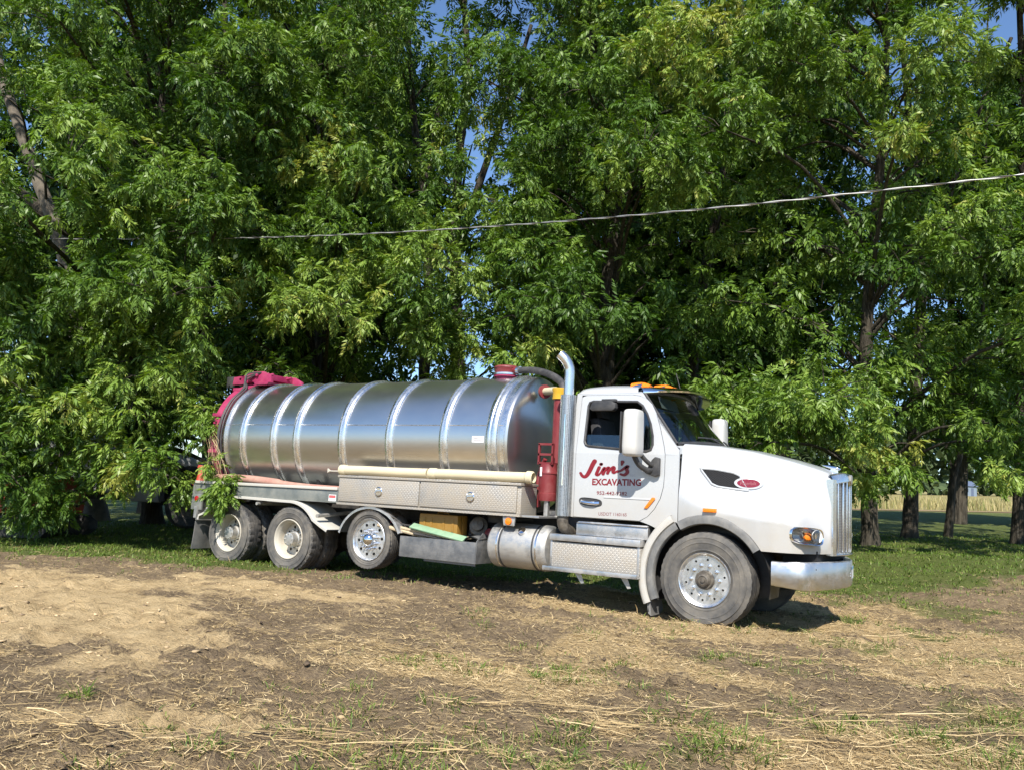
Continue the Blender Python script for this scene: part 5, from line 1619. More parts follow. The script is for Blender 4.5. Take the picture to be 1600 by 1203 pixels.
tag(s2, 'short broken bits of chaff between the straw', 'chaff')
# long stalk bundles raked along the rows
def stalk_rows():
    Vs, Fs, Ts, off = [], [], [], 0
    for (u0, v0, u1, v1, n, sp) in tuple((a, b, c, d, int(e * 0.6), f) for a, b, c, d, e, f in ((620, 1088, 1600, 1165, 150, 0.05), (800, 1122, 1500, 1195, 90, 0.05), (0, 1128, 520, 1185, 90, 0.05), (900, 1000, 1300, 1035, 90, 0.07), (1200, 985, 1560, 1010, 60, 0.07),
                                    (0, 1108, 110, 1116, 16, 0.02), (1000, 1085, 1580, 1125, 80, 0.06), (300, 1150, 640, 1165, 70, 0.08), (550, 1010, 900, 1050, 60, 0.1))):
        def gp(u, v):
            r = fw + rt * (u - 800) / FPX - up * (v - 601.5) / FPX
            t = (0.0 - CAM[2]) / r[2]
            return CAM + r * t
        a, b = gp(u0, v0), gp(u1, v1)
        t = RNG.random(n); px_ = a[None] + (b - a)[None] * t[:, None] + RNG.normal(0, sp, (n, 3))
        az = np.full(n, math.atan2(b[1] - a[1], b[0] - a[0])) + RNG.normal(0, 0.16, n)
        L = 0.15 + 0.5 * RNG.random(n)
        V, Fq = ribbons(px_[:, 0], px_[:, 1], ground_z(px_[:, 0], px_[:, 1]), az, np.abs(RNG.normal(0.02, 0.05, n)), L, 0.0035 + 0.005 * RNG.random(n), RNG.normal(-0.03, 0.15, n), 3, 0.012 + 0.02 * RNG.random(n))
        Vs.append(V); Fs.append(Fq + off); off += len(V); Ts.append(np.tile(np.clip(RNG.normal(0.55, 0.2, n), 0, 1), 3))
    o = np_mesh('stalk_rows', np.concatenate(Vs), np.concatenate(Fs), 'straw_stalk', None, {'tint': ('FACE', 'FLOAT', np.concatenate(Ts))})
    o.name = 'straw_litter'
    tag(o, 'long straw stalks raked into loose rows in the foreground', 'straw', kind='stuff')
stalk_rows()

# green lawn band and tufts
def grass_band(n, d0, d1, hgt, wid, name, label, power=1.0):
    x, y, d = scatter(n, d0, d1, power=power)
    g, s, st = masks(x, y)
    k = RNG.random(n) < g * np.where(d > 12, 1.0, 0.7)
    x, y, d, g = x[k], y[k], d[k], g[k]; m = len(x)
    L = hgt * (0.45 + 0.9 * RNG.random(m)) * np.where(d < 12, 0.75, 1.0)
    V, Fq = ribbons(x, y, ground_z(x, y), RNG.random(m) * 2 * PI, 0.6 + 0.7 * RNG.random(m), L, wid * (0.6 + 0.8 * RNG.random(m)) * (0.55 + d / 22), RNG.normal(-0.5, 0.25, m), 2)
    t = np.clip(RNG.normal(0.42, 0.2, m) + 0.25 * (fbm(x * .6, y * .6, 3, 88) - 0.45) + np.where(d < 12.5, 0.18, 0), 0, 1)
    o = np_mesh(name, V, Fq, 'grass_blade', None, {'tint': ('FACE', 'FLOAT', np.tile(t, 2))})
    return tag(o, label, 'grass', kind='stuff')
grass_band(72000, 10.5, 25.0, 0.066, 0.012, 'grass', 'short green grass along the edge of the trees and under the truck', 0.85)
grass_band(60000, 3.4, 11.5, 0.075, 0.0085, 'thin_grass', 'sparse thin green blades growing up through the trampled straw', 0.9)
def tufts(spots, name, label):
    Vs, Fs, Ts, off = [], [], [], 0
    for (x0, y0, r, n, h) in spots:
        a = RNG.random(n) * 2 * PI; q = r * np.sqrt(RNG.random(n))
        x = x0 + q * np.cos(a); y = y0 + q * np.sin(a)
        L = h * (0.4 + 0.8 * RNG.random(n))
        V, Fq = ribbons(x, y, ground_z(x, y), a + RNG.normal(0, 0.7, n), 0.5 + 0.9 * RNG.random(n), L, 0.005 + 0.004 * RNG.random(n), RNG.normal(-0.5, 0.2, n), 3)
        Vs.append(V); Fs.append(Fq + off); off += len(V); Ts.append(np.tile(np.clip(RNG.normal(0.42, 0.26, n), 0, 1), 3))
    o = np_mesh(name, np.concatenate(Vs), np.concatenate(Fs), 'grass_blade', None, {'tint': ('FACE', 'FLOAT', np.concatenate(Ts))})
    return tag(o, label, 'grass', kind='stuff')
def gpt(u, v):
    r = fw + rt * (u - 800) / FPX - up * (v - 601.5) / FPX
    t = (0.0 - CAM[2]) / r[2]
    p = CAM + r * t
    return p[0], p[1]
sp_ = []
for (u, v, r, n, h) in ((880, 1145, 0.20, 110, 0.10), (1150, 1172, 0.26, 150, 0.13), (1450, 1162, 0.12, 60, 0.11), (1090, 1170, 0.15, 60, 0.1), (250, 1136, 0.10, 40, 0.08), (955, 1042, 0.14, 50, 0.10), (1110, 1035, 0.15, 60, 0.1), (1180, 1048, 0.10, 40, 0.08),
                        (1570, 1130, 0.14, 60, 0.1), (1385, 1010, 0.2, 60, 0.12), (1000, 1075, 0.22, 70, 0.09), (1060, 1130, 0.25, 90, 0.1), (1300, 1150, 0.12, 50, 0.1), (740, 1050, 0.2, 60, 0.08), (700, 1100, 0.25, 70, 0.08), (430, 1070, 0.1, 24, 0.08), (560, 1075, 0.1, 26, 0.09), (1240, 1090, 0.15, 40, 0.08), (1500, 1045, 0.2, 50, 0.1), (1450, 945, 0.3, 60, 0.12), (820, 1010, 0.2, 50, 0.08), (1330, 975, 0.3, 70, 0.1)):
    x, y = gpt(u, v); sp_.append((x, y, r, n, h))
xs_, ys_, ds_ = scatter(900, 3.4, 12.5)
g_, s_, st_ = masks(xs_, ys_)
for x, y, d, q, s in zip(xs_, ys_, ds_, g_, s_):
    l = cam_ld(x, y)[0]
    if random.random() < (0.12 + q) * (0.35 if l < -1 else 1.0) * (1 - 0.8 * s): sp_.append((x, y, random.uniform(0.04, 0.2), random.randint(10, 46), random.uniform(0.05, 0.12)))
tufts(sp_, 'grass_tufts', 'scattered green grass tufts among the straw in the foreground')
bpy.data.objects['grass_tufts'].name = 'tuft_grass'

# earth clods
def clods(n):
    x, y, d = scatter(n, 3.2, 13.0, power=0.9)
    g, s, st = masks(x, y)
    k = RNG.random(n) < (1 - g) * (0.25 + 0.9 * sstep(0.45, 0.62, fbm(x * 0.9, y * 0.9, 3, 61)))
    x, y, s = x[k], y[k], s[k]; m = len(x)
    a = (1 + 5 ** .5) / 2
    iv = np.array([(-1, a, 0), (1, a, 0), (-1, -a, 0), (1, -a, 0), (0, -1, a), (0, 1, a), (0, -1, -a), (0, 1, -a), (a, 0, -1), (a, 0, 1), (-a, 0, -1), (-a, 0, 1)]) / 1.9
    fi = np.array([(0, 11, 5), (0, 5, 1), (0, 1, 7), (0, 7, 10), (0, 10, 11), (1, 5, 9), (5, 11, 4), (11, 10, 2), (10, 7, 6), (7, 1, 8), (3, 9, 4), (3, 4, 2), (3, 2, 6), (3, 6, 8), (3, 8, 9), (4, 9, 5), (2, 4, 11), (6, 2, 10), (8, 6, 7), (9, 8, 1)])
    r = 0.005 + 0.019 * RNG.random(m) ** 4
    V = iv[None] * (1 + RNG.normal(0, 0.34, (m, 12, 1))) * r[:, None, None] * np.stack([np.ones(m) * 1.4, np.ones(m), 0.5 + 0 * r], 1)[:, None, :]
    c, s_ = np.cos(x * 99), np.sin(x * 99)
    V = np.stack([V[..., 0] * c[:, None] - V[..., 1] * s_[:, None], V[..., 0] * s_[:, None] + V[..., 1] * c[:, None], V[..., 2]], -1)
    V += np.stack([x, y, ground_z(x, y) + r * 0.25], 1)[:, None, :]
    Fq = (np.arange(m) * 12)[:, None, None] + fi[None]
    t = np.clip(RNG.normal(0.40, 0.2, m) + 0.55 * s, 0, 1)
    o = np_mesh('soil', V.reshape(-1, 3), Fq.reshape(-1, 3), 'clod', None, {'tint': ('FACE', 'FLOAT', np.repeat(t, 20))})
    o.name = 'clod_dirt'
    tag(o, 'loose clods of dark soil on the trampled ground', 'soil', kind='stuff')
clods(7000)

# ------------------------------------------------------------------ foliage
def leaf_template(rng, n_pairs, length, leaf_l, leaf_w, droop):
    """one pinnate leaf: (leaflets, 4, 3); +x along the stalk, z up"""
    out = []
    def stalk(t):
        x = length * t
        return np.array([x * (1 - 0.25 * droop * t), 0, -droop * length * 0.55 * t * t])
    for i in range(n_pairs):
        t = 0.22 + 0.76 * i / (n_pairs - 1)
        sz = (0.65 + 0.55 * math.sin(PI * (0.15 + 0.8 * t))) * rng.uniform(0.85, 1.15)
        for s in (-1, 1):
            b = stalk(t)
            ang = math.radians(rng.uniform(48, 72)) * (1 - 0.3 * t)
            dip = math.radians(rng.uniform(18, 68)) * (0.55 + droop * 0.5)
            dr = np.array([math.cos(ang) * math.cos(dip), s * math.sin(ang) * math.cos(dip), -math.sin(dip)])
            side = np.cross(dr, [0, 0, 1.0]); side /= np.linalg.norm(side) + 1e-9
            tw = rng.normal(0, 0.4)
            nrm = np.cross(side, dr)
            side = side * math.cos(tw) + nrm * math.sin(tw); nrm = np.cross(side, dr)
            L, Wd = leaf_l * sz, leaf_w * sz * rng.uniform(0.85, 1.15)
            tip = b + dr * L + np.array([0, 0, -0.12 * L])
            mid = b + dr * L * 0.42
            fold = nrm * Wd * 0.22
            out.append([b, mid + side * Wd / 2 + fold, tip, mid - side * Wd / 2 + fold])
    b = stalk(1.0); dr = stalk(1.0) - stalk(0.93); dr /= np.linalg.norm(dr)
    side = np.array([0, 1.0, 0])
    out.append([b, b + dr * leaf_l * .4 + side * leaf_w / 2, b + dr * leaf_l * 1.0, b + dr * leaf_l * .4 - side * leaf_w / 2])
    return np.array(out)


def leaves_from(P, Dr, size, tint, rng, templates):
    """P base points, Dr heading of each stalk, size scale, tint per leaf -> verts, quads, tints"""
    n = len(P)
    X = norm(Dr)
    upv = np.array([0, 0, 1.0]) + rng.normal(0, 0.35, (n, 3))
    Y = norm(np.cross(upv, X)); Z = np.cross(X, Y)
    Rm = np.stack([X, Y, Z], 1)                      # rows = axes
    which = rng.integers(0, len(templates), n)
    Vs, Ts = [], []
    for k, tp in enumerate(templates):
        ii = np.nonzero(which == k)[0]
        if not len(ii): continue
        m = tp.shape[0]
        v = np.einsum('lqi,nij->nlqj', tp, Rm[ii]) * size[ii][:, None, None, None] + P[ii][:, None, None, :]
        Vs.append(v.reshape(-1, 4, 3))
        Ts.append(np.clip(np.repeat(tint[ii], m) + rng.normal(0, 0.07, len(ii) * m), 0, 1))
    V = np.concatenate(Vs); T_ = np.concatenate(Ts)
    return V, T_

rt_ = np.random.default_rng(5)
TPL = [leaf_template(rt_, int(rt_.integers(6, 8)), rt_.uniform(0.36, 0.47), 0.120, 0.036, rt_.uniform(0.5, 1.1)) for _ in range(8)]
TPL_MID = [leaf_template(rt_, 4, rt_.uniform(0.38, 0.48), 0.165, 0.056, rt_.uniform(0.6, 1.1)) for _ in range(6)]
TPL_FAR = [leaf_template(rt_, 4, 0.50, 0.20, 0.085, rt_.uniform(0.5, 1.0)) for _ in range(5)]

GAPS = [(28, 45, 45, 28), (190, 48, 18, 32), (160, 255, 28, 16), (62, 352, 14, 16), (640, 280, 32, 22), (655, 212, 20, 22), (738, 238, 13, 30), (788, 272, 26, 20), (600, 188, 12, 8), (928, 75, 24, 16), (914, 214, 14, 12),
        (994, 298, 18, 30), (1006, 340, 14, 10), (905, 362, 18, 12), (1346, 115, 24, 20), (1398, 95, 24, 26), (1412, 155, 20, 14), (1385, 172, 14, 10), (1338, 212, 22, 14), (1302, 228, 14, 14), (1546, 30, 18, 9), (1204, 335, 12, 14), (446, 342, 14, 20), (470, 232, 8, 8), (310, 290, 6, 10),
        (1395, 690, 22, 30), (1462, 690, 16, 26), (1560, 705, 16, 14), (110, 232, 8, 12), (95, 275, 22, 12), (20, 330, 14, 12), (1215, 255, 9, 9), (1575, 300, 8, 10), (580, 345, 10, 10), (545, 330, 8, 10)]
# stems that stay bare of leaves on the sunny side (u, v, half width, half height, reach)
STEMS = [(16, 160, 30, 64, 23.8), (46, 250, 30, 54, 23.8), (75, 340, 26, 54, 23.8), (100, 400, 16, 30, 23.6), (946, 470, 14, 44, 22.6), (500, 565, 14, 34, 24), (760, 262, 14, 24, 24.5),
         (150, 790, 18, 26, 23.5), (238, 790, 20, 34, 22.5), (288, 715, 16, 16, 19), (325, 570, 8, 16, 25)]
def gap_reject(P, rng, amt=0.93):
    u, v, z = to_px(P)
    dead = np.zeros(len(P), bool)
    for (a, b, ra, rb, dm) in STEMS:
        q = np.hypot((u - a) / (ra * 1.3), (v - b) / (rb * 1.2))
        dead |= (q < 1.15) & (z < dm) & (rng.random(len(P)) < 0.92 * np.clip(1.7 - q, 0, 1))
    for (a, b, ra, rb) in GAPS:
        q = np.hypot((u - a) / (ra * 1.05), (v - b) / (rb * 1.05))
        dead |= (q < 1.15) & (rng.random(len(P)) < amt * np.clip(1.6 - q, 0, 1))
    return ~dead

# trunks: photo base pixel, depth, then the way the stem runs (photo pixels at the same depth), radius
TREES = [
    dict(d=24.0, path=[(150, 812), (135, 640), (105, 420), (52, 260), (0, 105), (-25, -60)], r=0.32, label='walnut tree with a bare trunk bending left out of the picture', fork=[(85, 345, [(30, 300), (-40, 260)])]),
    dict(d=23.0, path=[(238, 818), (236, 700), (245, 560), (262, 380), (255, 150), (250, -80)], r=0.27, label='walnut tree with thick flaking trunk just left of the truck rear'),
    dict(d=26.0, path=[(330, 800), (325, 640), (322, 520), (330, 330), (350, 100), (350, -60)], r=0.24, label='slim walnut tree rising behind the pink rear hoist'),
    dict(d=24.5, path=[(498, 800), (499, 590), (503, 480), (510, 380), (495, 180), (470, -60)], r=0.29, label='walnut tree whose trunk rises behind the rear half of the tank'),
    dict(d=25.5, path=[(655, 800), (662, 600), (670, 420), (662, 290), (648, 200), (630, -60)], r=0.22, label='walnut tree with thin dark stem behind the middle of the tank', fork=[(662, 300, [(678, 220), (690, 120)])]),
    dict(d=25.0, path=[(722, 800), (716, 600), (712, 420), (716, 260), (730, 110), (720, -60)], r=0.25, label='walnut tree with pale slanting limb behind the tank manhole', fork=[(714, 400, [(750, 285), (790, 170), (830, 40)])]),
    dict(d=23.0, path=[(938, 800), (944, 600), (950, 480), (956, 330), (938, 180), (915, -60)], r=0.34, label='big forked walnut tree behind the exhaust stack', fork=[(954, 370, [(975, 250), (1000, 120), (1020, -40)])]),
    dict(d=25.0, path=[(1072, 800), (1080, 600), (1095, 470), (1120, 330), (1150, 150), (1160, -60)], r=0.24, label='walnut tree with yellowish crown behind the cab roof'),
    dict(d=19.6, path=[(1360, 852), (1356, 720), (1352, 590), (1360, 420), (1380, 200), (1390, -60)], r=0.19, label='dark walnut trunk nearest the front of the hood'),
    dict(d=22.7, path=[(1421, 843), (1426, 720), (1432, 590), (1440, 400), (1420, 180), (1400, -60)], r=0.20, label='tall walnut tree with straight trunk beyond the grille', fork=[(1434, 500, [(1500, 250), (1580, 60)])]),
    dict(d=23.2, path=[(1481, 842), (1486, 780), (1490, 742), (1505, 690), (1530, 560), (1540, 380)], r=0.11, label='small leaning walnut tree with forked trunk', fork=[(1490, 745, [(1474, 670), (1465, 560)])]),
    dict(d=21.0, path=[(1594, 850), (1596, 720), (1598, 600), (1605, 420), (1600, 200), (1590, -60)], r=0.2, label='walnut tree whose dark trunk stands at the right picture edge'),
    dict(d=20.5, path=[(1790, 852), (1795, 700), (1790, 500), (1800, 200), (1800, -60)], r=0.28, label='walnut tree mostly out of view on the right, boughs reaching in'),
    dict(d=21.5, path=[(-120, 818), (-120, 640), (-110, 420), (-130, 200), (-120, -60)], r=0.28, label='walnut tree mostly out of view on the left, boughs reaching in'),
]
for t in TREES:
    base = pix(*t['path'][0], t['d'])
    # stand it on the ground along the same line of sight
    gz = float(ground_h(base.x, base.y))
    t['base'] = Vector((base.x, base.y, gz - 0.05))
    pts = [t['base']] + [pix(u, v, t['d']) for u, v in t['path'][1:]]
    t['pts'] = pts

def stem_at(t, z):
    p = t['pts']
    for a, b in zip(p[:-1], p[1:]):
        if b.z >= z: return a.lerp(b, max(0, min(1, (z - a.z) / max(1e-3, b.z - a.z))))
    return p[-1]

rb = np.random.default_rng(23)
boughs = []     # (centre, radius xy, radius z, tint bias)
def vlow(u, layer):
    tab = {0: [(-300, 790), (110, 795), (135, 730), (250, 725), (262, 680), (330, 690), (352, 590), (470, 590), (640, 590), (870, 580), (905, 575), (1080, 590), (1130, 660), (1180, 700), (1330, 745), (1400, 770), (1450, 740), (1475, 640), (1545, 640), (1560, 740), (1620, 775), (1900, 780)],
           1: [(-300, 770), (100, 770), (130, 700), (300, 690), (360, 720), (1180, 750), (1330, 760), (1400, 735), (1460, 690), (1545, 690), (1600, 740), (1900, 760)],
           2: [(-300, 760), (100, 760), (130, 690), (300, 690), (360, 780), (1200, 800), (1330, 730), (1400, 640), (1560, 640), (1900, 700)]}[layer]
    return float(np.interp(u, [a for a, b in tab], [b for a, b in tab]))
def near_d(u, v):
    """how far the leafy face stands from the camera along each line of sight"""
    d = float(np.interp(u, [-300, 0, 200, 340, 420, 700, 1000, 1250, 1400, 1600, 1900], [15.2, 15.2, 15.0, 15.4, 17.5, 18.2, 17.6, 16.4, 15.8, 15.6, 15.5]))
    return d + 1.7 * ((v - 480) / 480) ** 2 * (1 if v < 480 else 0.15)
for layer, (dd, step, cnt) in enumerate(((0.6, 92, 1.0), (3.0, 100, 1.0), (5.8, 112, 1.0))):
    for iu, u0 in enumerate(np.arange(-300, 1900, step)):
        for v0 in np.arange(-330, 830, step * 0.72):
            u = u0 + (0.5 * step if int(v0 / step) % 2 else 0) + rb.normal(0, step * 0.33)
            v = v0 + rb.normal(0, step * 0.28)
            out = u < -90 or u > 1690 or v < -170
            if (u < -90 or u > 1690 or v < -230) and rb.random() < 0.5: continue
            if v > vlow(u, layer) - 45: continue
            rad = rb.uniform(0.75, 1.35) * (1.0 if layer < 2 else 1.2)
            nz_ = float(fbm(np.array([u / 230.0 + 7]), np.array([v / 175.0 + 3]), 2, 13)[0])
            D = near_d(u, v) + dd + rb.normal(0, 0.6) - (nz_ - 0.5) * (3.2 if layer == 0 else 1.0)
            if layer == 0 and (nz_ < 0.385 or rb.random() < 0.06): continue
            if layer > 0 and v > 650 and 420 < u < 1090: continue
            if out and (u < -180 or u > 1780): continue
            c = np.array(pix(u, v, D))
            if c[2] < 0.5: continue
            boughs.append(dict(c=c, r=rad, rz=rad * rb.uniform(0.8, 1.2), layer=layer, u=u, v=v, out=out))
# the sprays that hang over the rear of the truck and stand in front of the left trunks
for (u, v, D, rad) in ((312, 660, 14.9, 0.42), (325, 690, 14.7, 0.26), (290, 605, 15.4, 0.5), (350, 762, 13.9, 0.24), (342, 770, 13.85, 0.24), (356, 772, 13.85, 0.22), (348, 750, 13.9, 0.2), (345, 785, 13.8, 0.16), (360, 756, 13.9, 0.16), (330, 660, 14.7, 0.26), (322, 640, 14.8, 0.3), (300, 760, 15.0, 0.4), (275, 780, 15.0, 0.3), (282, 735, 15.0, 0.4), (80, 800, 15.2, 0.45), (30, 810, 15.2, 0.4), (120, 790, 15.1, 0.35), (1365, 690, 18.6, 0.8), (1440, 700, 19.5, 0.8), (1400, 640, 19.0, 0.9), (1520, 690, 19.5, 0.7), (1560, 720, 18.0, 0.6), (1470, 640, 20.0, 0.8), (1590, 690, 17.5, 0.8), (1340, 760, 17.8, 0.5), (332, 725, 14.3, 0.14),
                       (245, 725, 14.6, 0.5), (200, 735, 14.8, 0.45), (262, 745, 14.4, 0.3), (185, 765, 14.9, 0.25), (160, 700, 15.0, 0.6), (110, 770, 15.2, 0.4), (60, 790, 15.4, 0.6), (90, 720, 15.0, 0.8), (10, 740, 15.0, 0.9), (30, 660, 14.8, 0.9), (100, 640, 14.9, 0.8), (200, 650, 15.0, 0.6), (310, 640, 15.2, 0.5),
                       (1400, 740, 16.8, 0.55), (1375, 700, 16.6, 0.7), (1345, 735, 16.5, 0.5), (1410, 205, 15.2, 0.5), (865, 545, 17.0, 0.6), (815, 555, 17.0, 0.5), (440, 583, 16.5, 0.5), (1590, 740, 15.8, 0.6), (1545, 660, 16.2, 0.6), (1200, 690, 15.8, 0.55), (1150, 650, 16.0, 0.6), (1240, 640, 16.0, 0.8)):
    boughs.append(dict(c=np.array(pix(u, v, D)), r=rad, rz=rad * 0.75, layer=0, u=u, v=v, out=False, bright=True))

owners = [[] for _ in TREES]
for b in boughs:
    best = None
    for i, t in enumerate(TREES):
        s = stem_at(t, b['c'][2] - 0.5)
        dx = math.hypot(b['c'][0] - s.x, b['c'][1] - s.y)
        if i == 10: dx += 3.0
        if best is None or dx < best[0]: best = (dx, i)
    owners[best[1]].append(b)

crown_tris = 0
for t, bs_ in zip(TREES, owners):
    i = TREES.index(t)
    root = thing('walnut_tree', t['label'], 'tree', t['base'], 0, 'row of walnut trees behind the truck')
    o3 = np.array(t['base'])
    # trunk with root flare
    tp = catmull([Vector(p) - t['base'] for p in t['pts']], 6)
    H = tp[-1].z
    rs = []
    for k, p in enumerate(tp):
        f = max(0, min(1, p.z / max(1, H)))
        rs.append((t['r'] * (1 - 0.72 * f) + 0.3 * t['r'] * math.exp(-max(0, p.z) / 0.3)) * (1 + 0.06 * math.sin(k * 2.3 + i)))
    m = MB(); m.tube(tp, rs, 14)
    m.build('trunk', 'sunlit_bark' if i == 0 else 'bark', root, smooth=60)
    for (fu, fv, fp) in t.get('fork', []):
        p0 = pix(fu, fv, t['d']) - t['base']
        pts = [p0] + [pix(a, b, t['d'] + 0.3 * (q + 1)) - t['base'] for q, (a, b) in enumerate(fp)]
        r0 = t['r'] * 0.55
        cp = catmull(pts, 6)
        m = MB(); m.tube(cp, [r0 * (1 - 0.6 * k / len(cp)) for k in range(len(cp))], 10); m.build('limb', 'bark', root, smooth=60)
    # branches to the boughs
    brm = MB()
    Pl, Dl, Sl, Tl, Kl = [], [], [], [], []
    for b in bs_:
        c = b['c'] - o3
        s = stem_at(t, max(2.0, b['c'][2] - 0.45 * np.linalg.norm((b['c'] - np.array(stem_at(t, b['c'][2])))[:2]) )) - t['base']
        hd = math.hypot(c[0] - s.x, c[1] - s.y)
        mid = Vector((s.x + (c[0] - s.x) * 0.5, s.y + (c[1] - s.y) * 0.5, s.z + (c[2] - s.z) * 0.72 + 0.25))
        if not (b['layer'] == 0 and rb.random() < 0.45):
            r0 = 0.03 + 0.006 * hd
            pp_ = catmull([s, mid, Vector(c)], 4)
            brm.tube(pp_, [r0 * (1 - 0.75 * k / len(pp_)) for k in range(len(pp_))], 6, cap=False)
        # shoots in the bough
        ns = int((21 if b['layer'] == 0 else 8.5 if b['layer'] == 1 else 4.5) * (b['r'] / 1.0) ** 2 * (0.45 if b['out'] else 1.0)) + 2
        dirs = rb.normal(0, 1, (ns, 3)); dirs[:, 2] = np.abs(dirs[:, 2]) * 0.9 - 0.35
        dirs = norm(dirs)
        rad = (0.45 + 0.6 * rb.random(ns) ** 0.7)[:, None]
        P = c + dirs * rad * np.array([b['r'], b['r'], b['rz']])
        P[:, 2] -= 0.12 * (np.hypot(P[:, 0] - c[0], P[:, 1] - c[1])) ** 2
        keep = gap_reject(P + o3, rb)
        P = P[keep]; dirs = dirs[keep]; ns = len(P)
        if not ns: continue
        axd = norm(dirs + np.array([0, 0, -0.10]) + rb.normal(0, 0.25, (ns, 3)))
        # some shoots show their twig
        for q in range(0, ns, 4):
            brm.tube([Vector(c + (P[q] - c) * 0.25), Vector((c + P[q]) / 2 + np.array([0, 0, 0.06])), Vector(P[q])], [0.014, 0.01, 0.006], 4, cap=False)
        bias = rb.normal(0, 0.15) + 0.03 * math.sin(i * 2.7) + (0.16 if b.get('bright') else 0) + (0.14 if 1000 < b['u'] < 1230 and b['v'] < 260 else 0) + (0.1 if rb.random() < 0.1 else 0)
        for q in range(ns):
            nl = rb.integers(6, 10)
            a = rb.random() * 6.28 + np.arange(nl) * 2.4
            th = np.radians(35 + 55 * rb.random(nl))
            ax_ = axd[q]; e1 = np.cross(ax_, [0.3, 0.2, 1.0]); e1 /= np.linalg.norm(e1) + 1e-9; e2 = np.cross(ax_, e1)
            D = ax_[None] * np.cos(th)[:, None] + (e1[None] * np.cos(a)[:, None] + e2[None] * np.sin(a)[:, None]) * np.sin(th)[:, None]
            D[:, 2] -= 0.30
            Kl.append(np.full(nl, b['layer'] > 0)); Pl.append(P[q][None] - ax_[None] * (0.22 * rb.random(nl))[:, None]); Dl.append(D)
            Sl.append(rb.uniform(0.75, 1.12, nl) * (0.8 if b['r'] < 0.45 else 1.0)); Tl.append(np.full(nl, 0.45 + bias + rb.normal(0, 0.07)) + rb.normal(0, 0.05, nl) + (rb.random(nl) < 0.006) * 0.5)
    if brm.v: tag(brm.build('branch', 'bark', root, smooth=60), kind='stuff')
    if Pl:
        Pl, Dl, Sl, Tl, Kl = (np.concatenate(a) for a in (Pl, Dl, Sl, Tl, Kl))
        out_ = [leaves_from(Pl[k], Dl[k], Sl[k], Tl[k], rb, tp) for k, tp in ((~Kl, TPL), (Kl, TPL_MID)) if k.any()]
        V = np.concatenate([o_[0] for o_ in out_]); T_ = np.concatenate([o_[1] for o_ in out_])
        crown_tris += 2 * len(V)
        cr_ = np_mesh('crown', V.reshape(-1, 3), np.arange(len(V) * 4).reshape(-1, 4), 'leaf', root, {'tint': ('FACE', 'FLOAT', T_)})
        tag(cr_, kind='stuff')
print('crown triangles', crown_tris)

# second row of trees further back, coarser, with shade put into the leaf colour: three crowns, shared by copies
FAR_SPOTS = [(-110, 30, .3, 'shaded tree behind the row, out past the picture edge on the digger side'), (135, 28.5, .28, 'shaded tree behind the tree that bends out of the picture'), (225, 30, .28, 'shaded tree behind the flaking trunk and its neighbour'), (345, 28.5, .26, 'shaded tree right behind the pink hoist of the tank'), (455, 30, .3, 'shaded tree behind the rear end of the tank'), (535, 28.5, .26, 'shaded tree seen above the middle tank bands'),
             (880, 29, .3, 'shaded tree behind the tank front and the stack'), (935, 31, .28, 'shaded tree straight behind the big forked walnut'), (1040, 29, .3, 'shaded tree behind the cab roof lights'), (1150, 30.5, .26, 'shaded tree above the windscreen and mirror'),
             (1218, 29, .28, 'shaded tree behind the long white hood'), (1500, 33, .26, 'shaded tree behind the small leaning walnut'), (1600, 31, .26, 'shaded tree behind the trunk at the picture edge'), (1700, 31, .3, 'shaded tree behind the row, out past the picture edge on the hood side')]
protos = []
for k, (u, d, r, lab) in enumerate(FAR_SPOTS):
    b0 = pix(u, 800, d); b0.z = float(ground_h(b0.x, b0.y)) - 0.05
    root = thing('background_tree', lab, 'tree', b0, 0, 'trees behind the front row')
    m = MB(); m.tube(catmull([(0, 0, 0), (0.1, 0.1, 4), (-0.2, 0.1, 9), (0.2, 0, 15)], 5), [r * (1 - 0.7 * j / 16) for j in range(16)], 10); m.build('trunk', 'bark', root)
    if k >= 3:
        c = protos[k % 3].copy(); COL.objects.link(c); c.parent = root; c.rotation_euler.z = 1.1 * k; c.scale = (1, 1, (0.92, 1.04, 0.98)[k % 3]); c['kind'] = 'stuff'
        continue
    nsh = 1450
    P = rb.normal(0, 1, (nsh, 3)); P = norm(P) * (0.45 + 0.55 * rb.random((nsh, 1))) * np.array([3.5, 3.5, 8.9]) + np.array([0, 0, 11.6])
    cl = fbm(P[:, 0] * .8 + u, P[:, 2] * .8, 2, 7) > 0.46
    P = P[cl]; nsh = len(P)
    nl = 6
    PP = np.repeat(P, nl, 0) + rb.normal(0, 0.22, (nsh * nl, 3)); D = rb.normal(0, 1, (nsh * nl, 3)); D[:, 2] -= 0.3
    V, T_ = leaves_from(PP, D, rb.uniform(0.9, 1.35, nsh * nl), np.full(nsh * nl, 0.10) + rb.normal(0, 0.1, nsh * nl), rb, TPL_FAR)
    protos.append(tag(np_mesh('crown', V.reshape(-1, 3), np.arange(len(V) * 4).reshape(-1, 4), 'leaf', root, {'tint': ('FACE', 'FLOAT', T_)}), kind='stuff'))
    crown_tris += 2 * len(V)
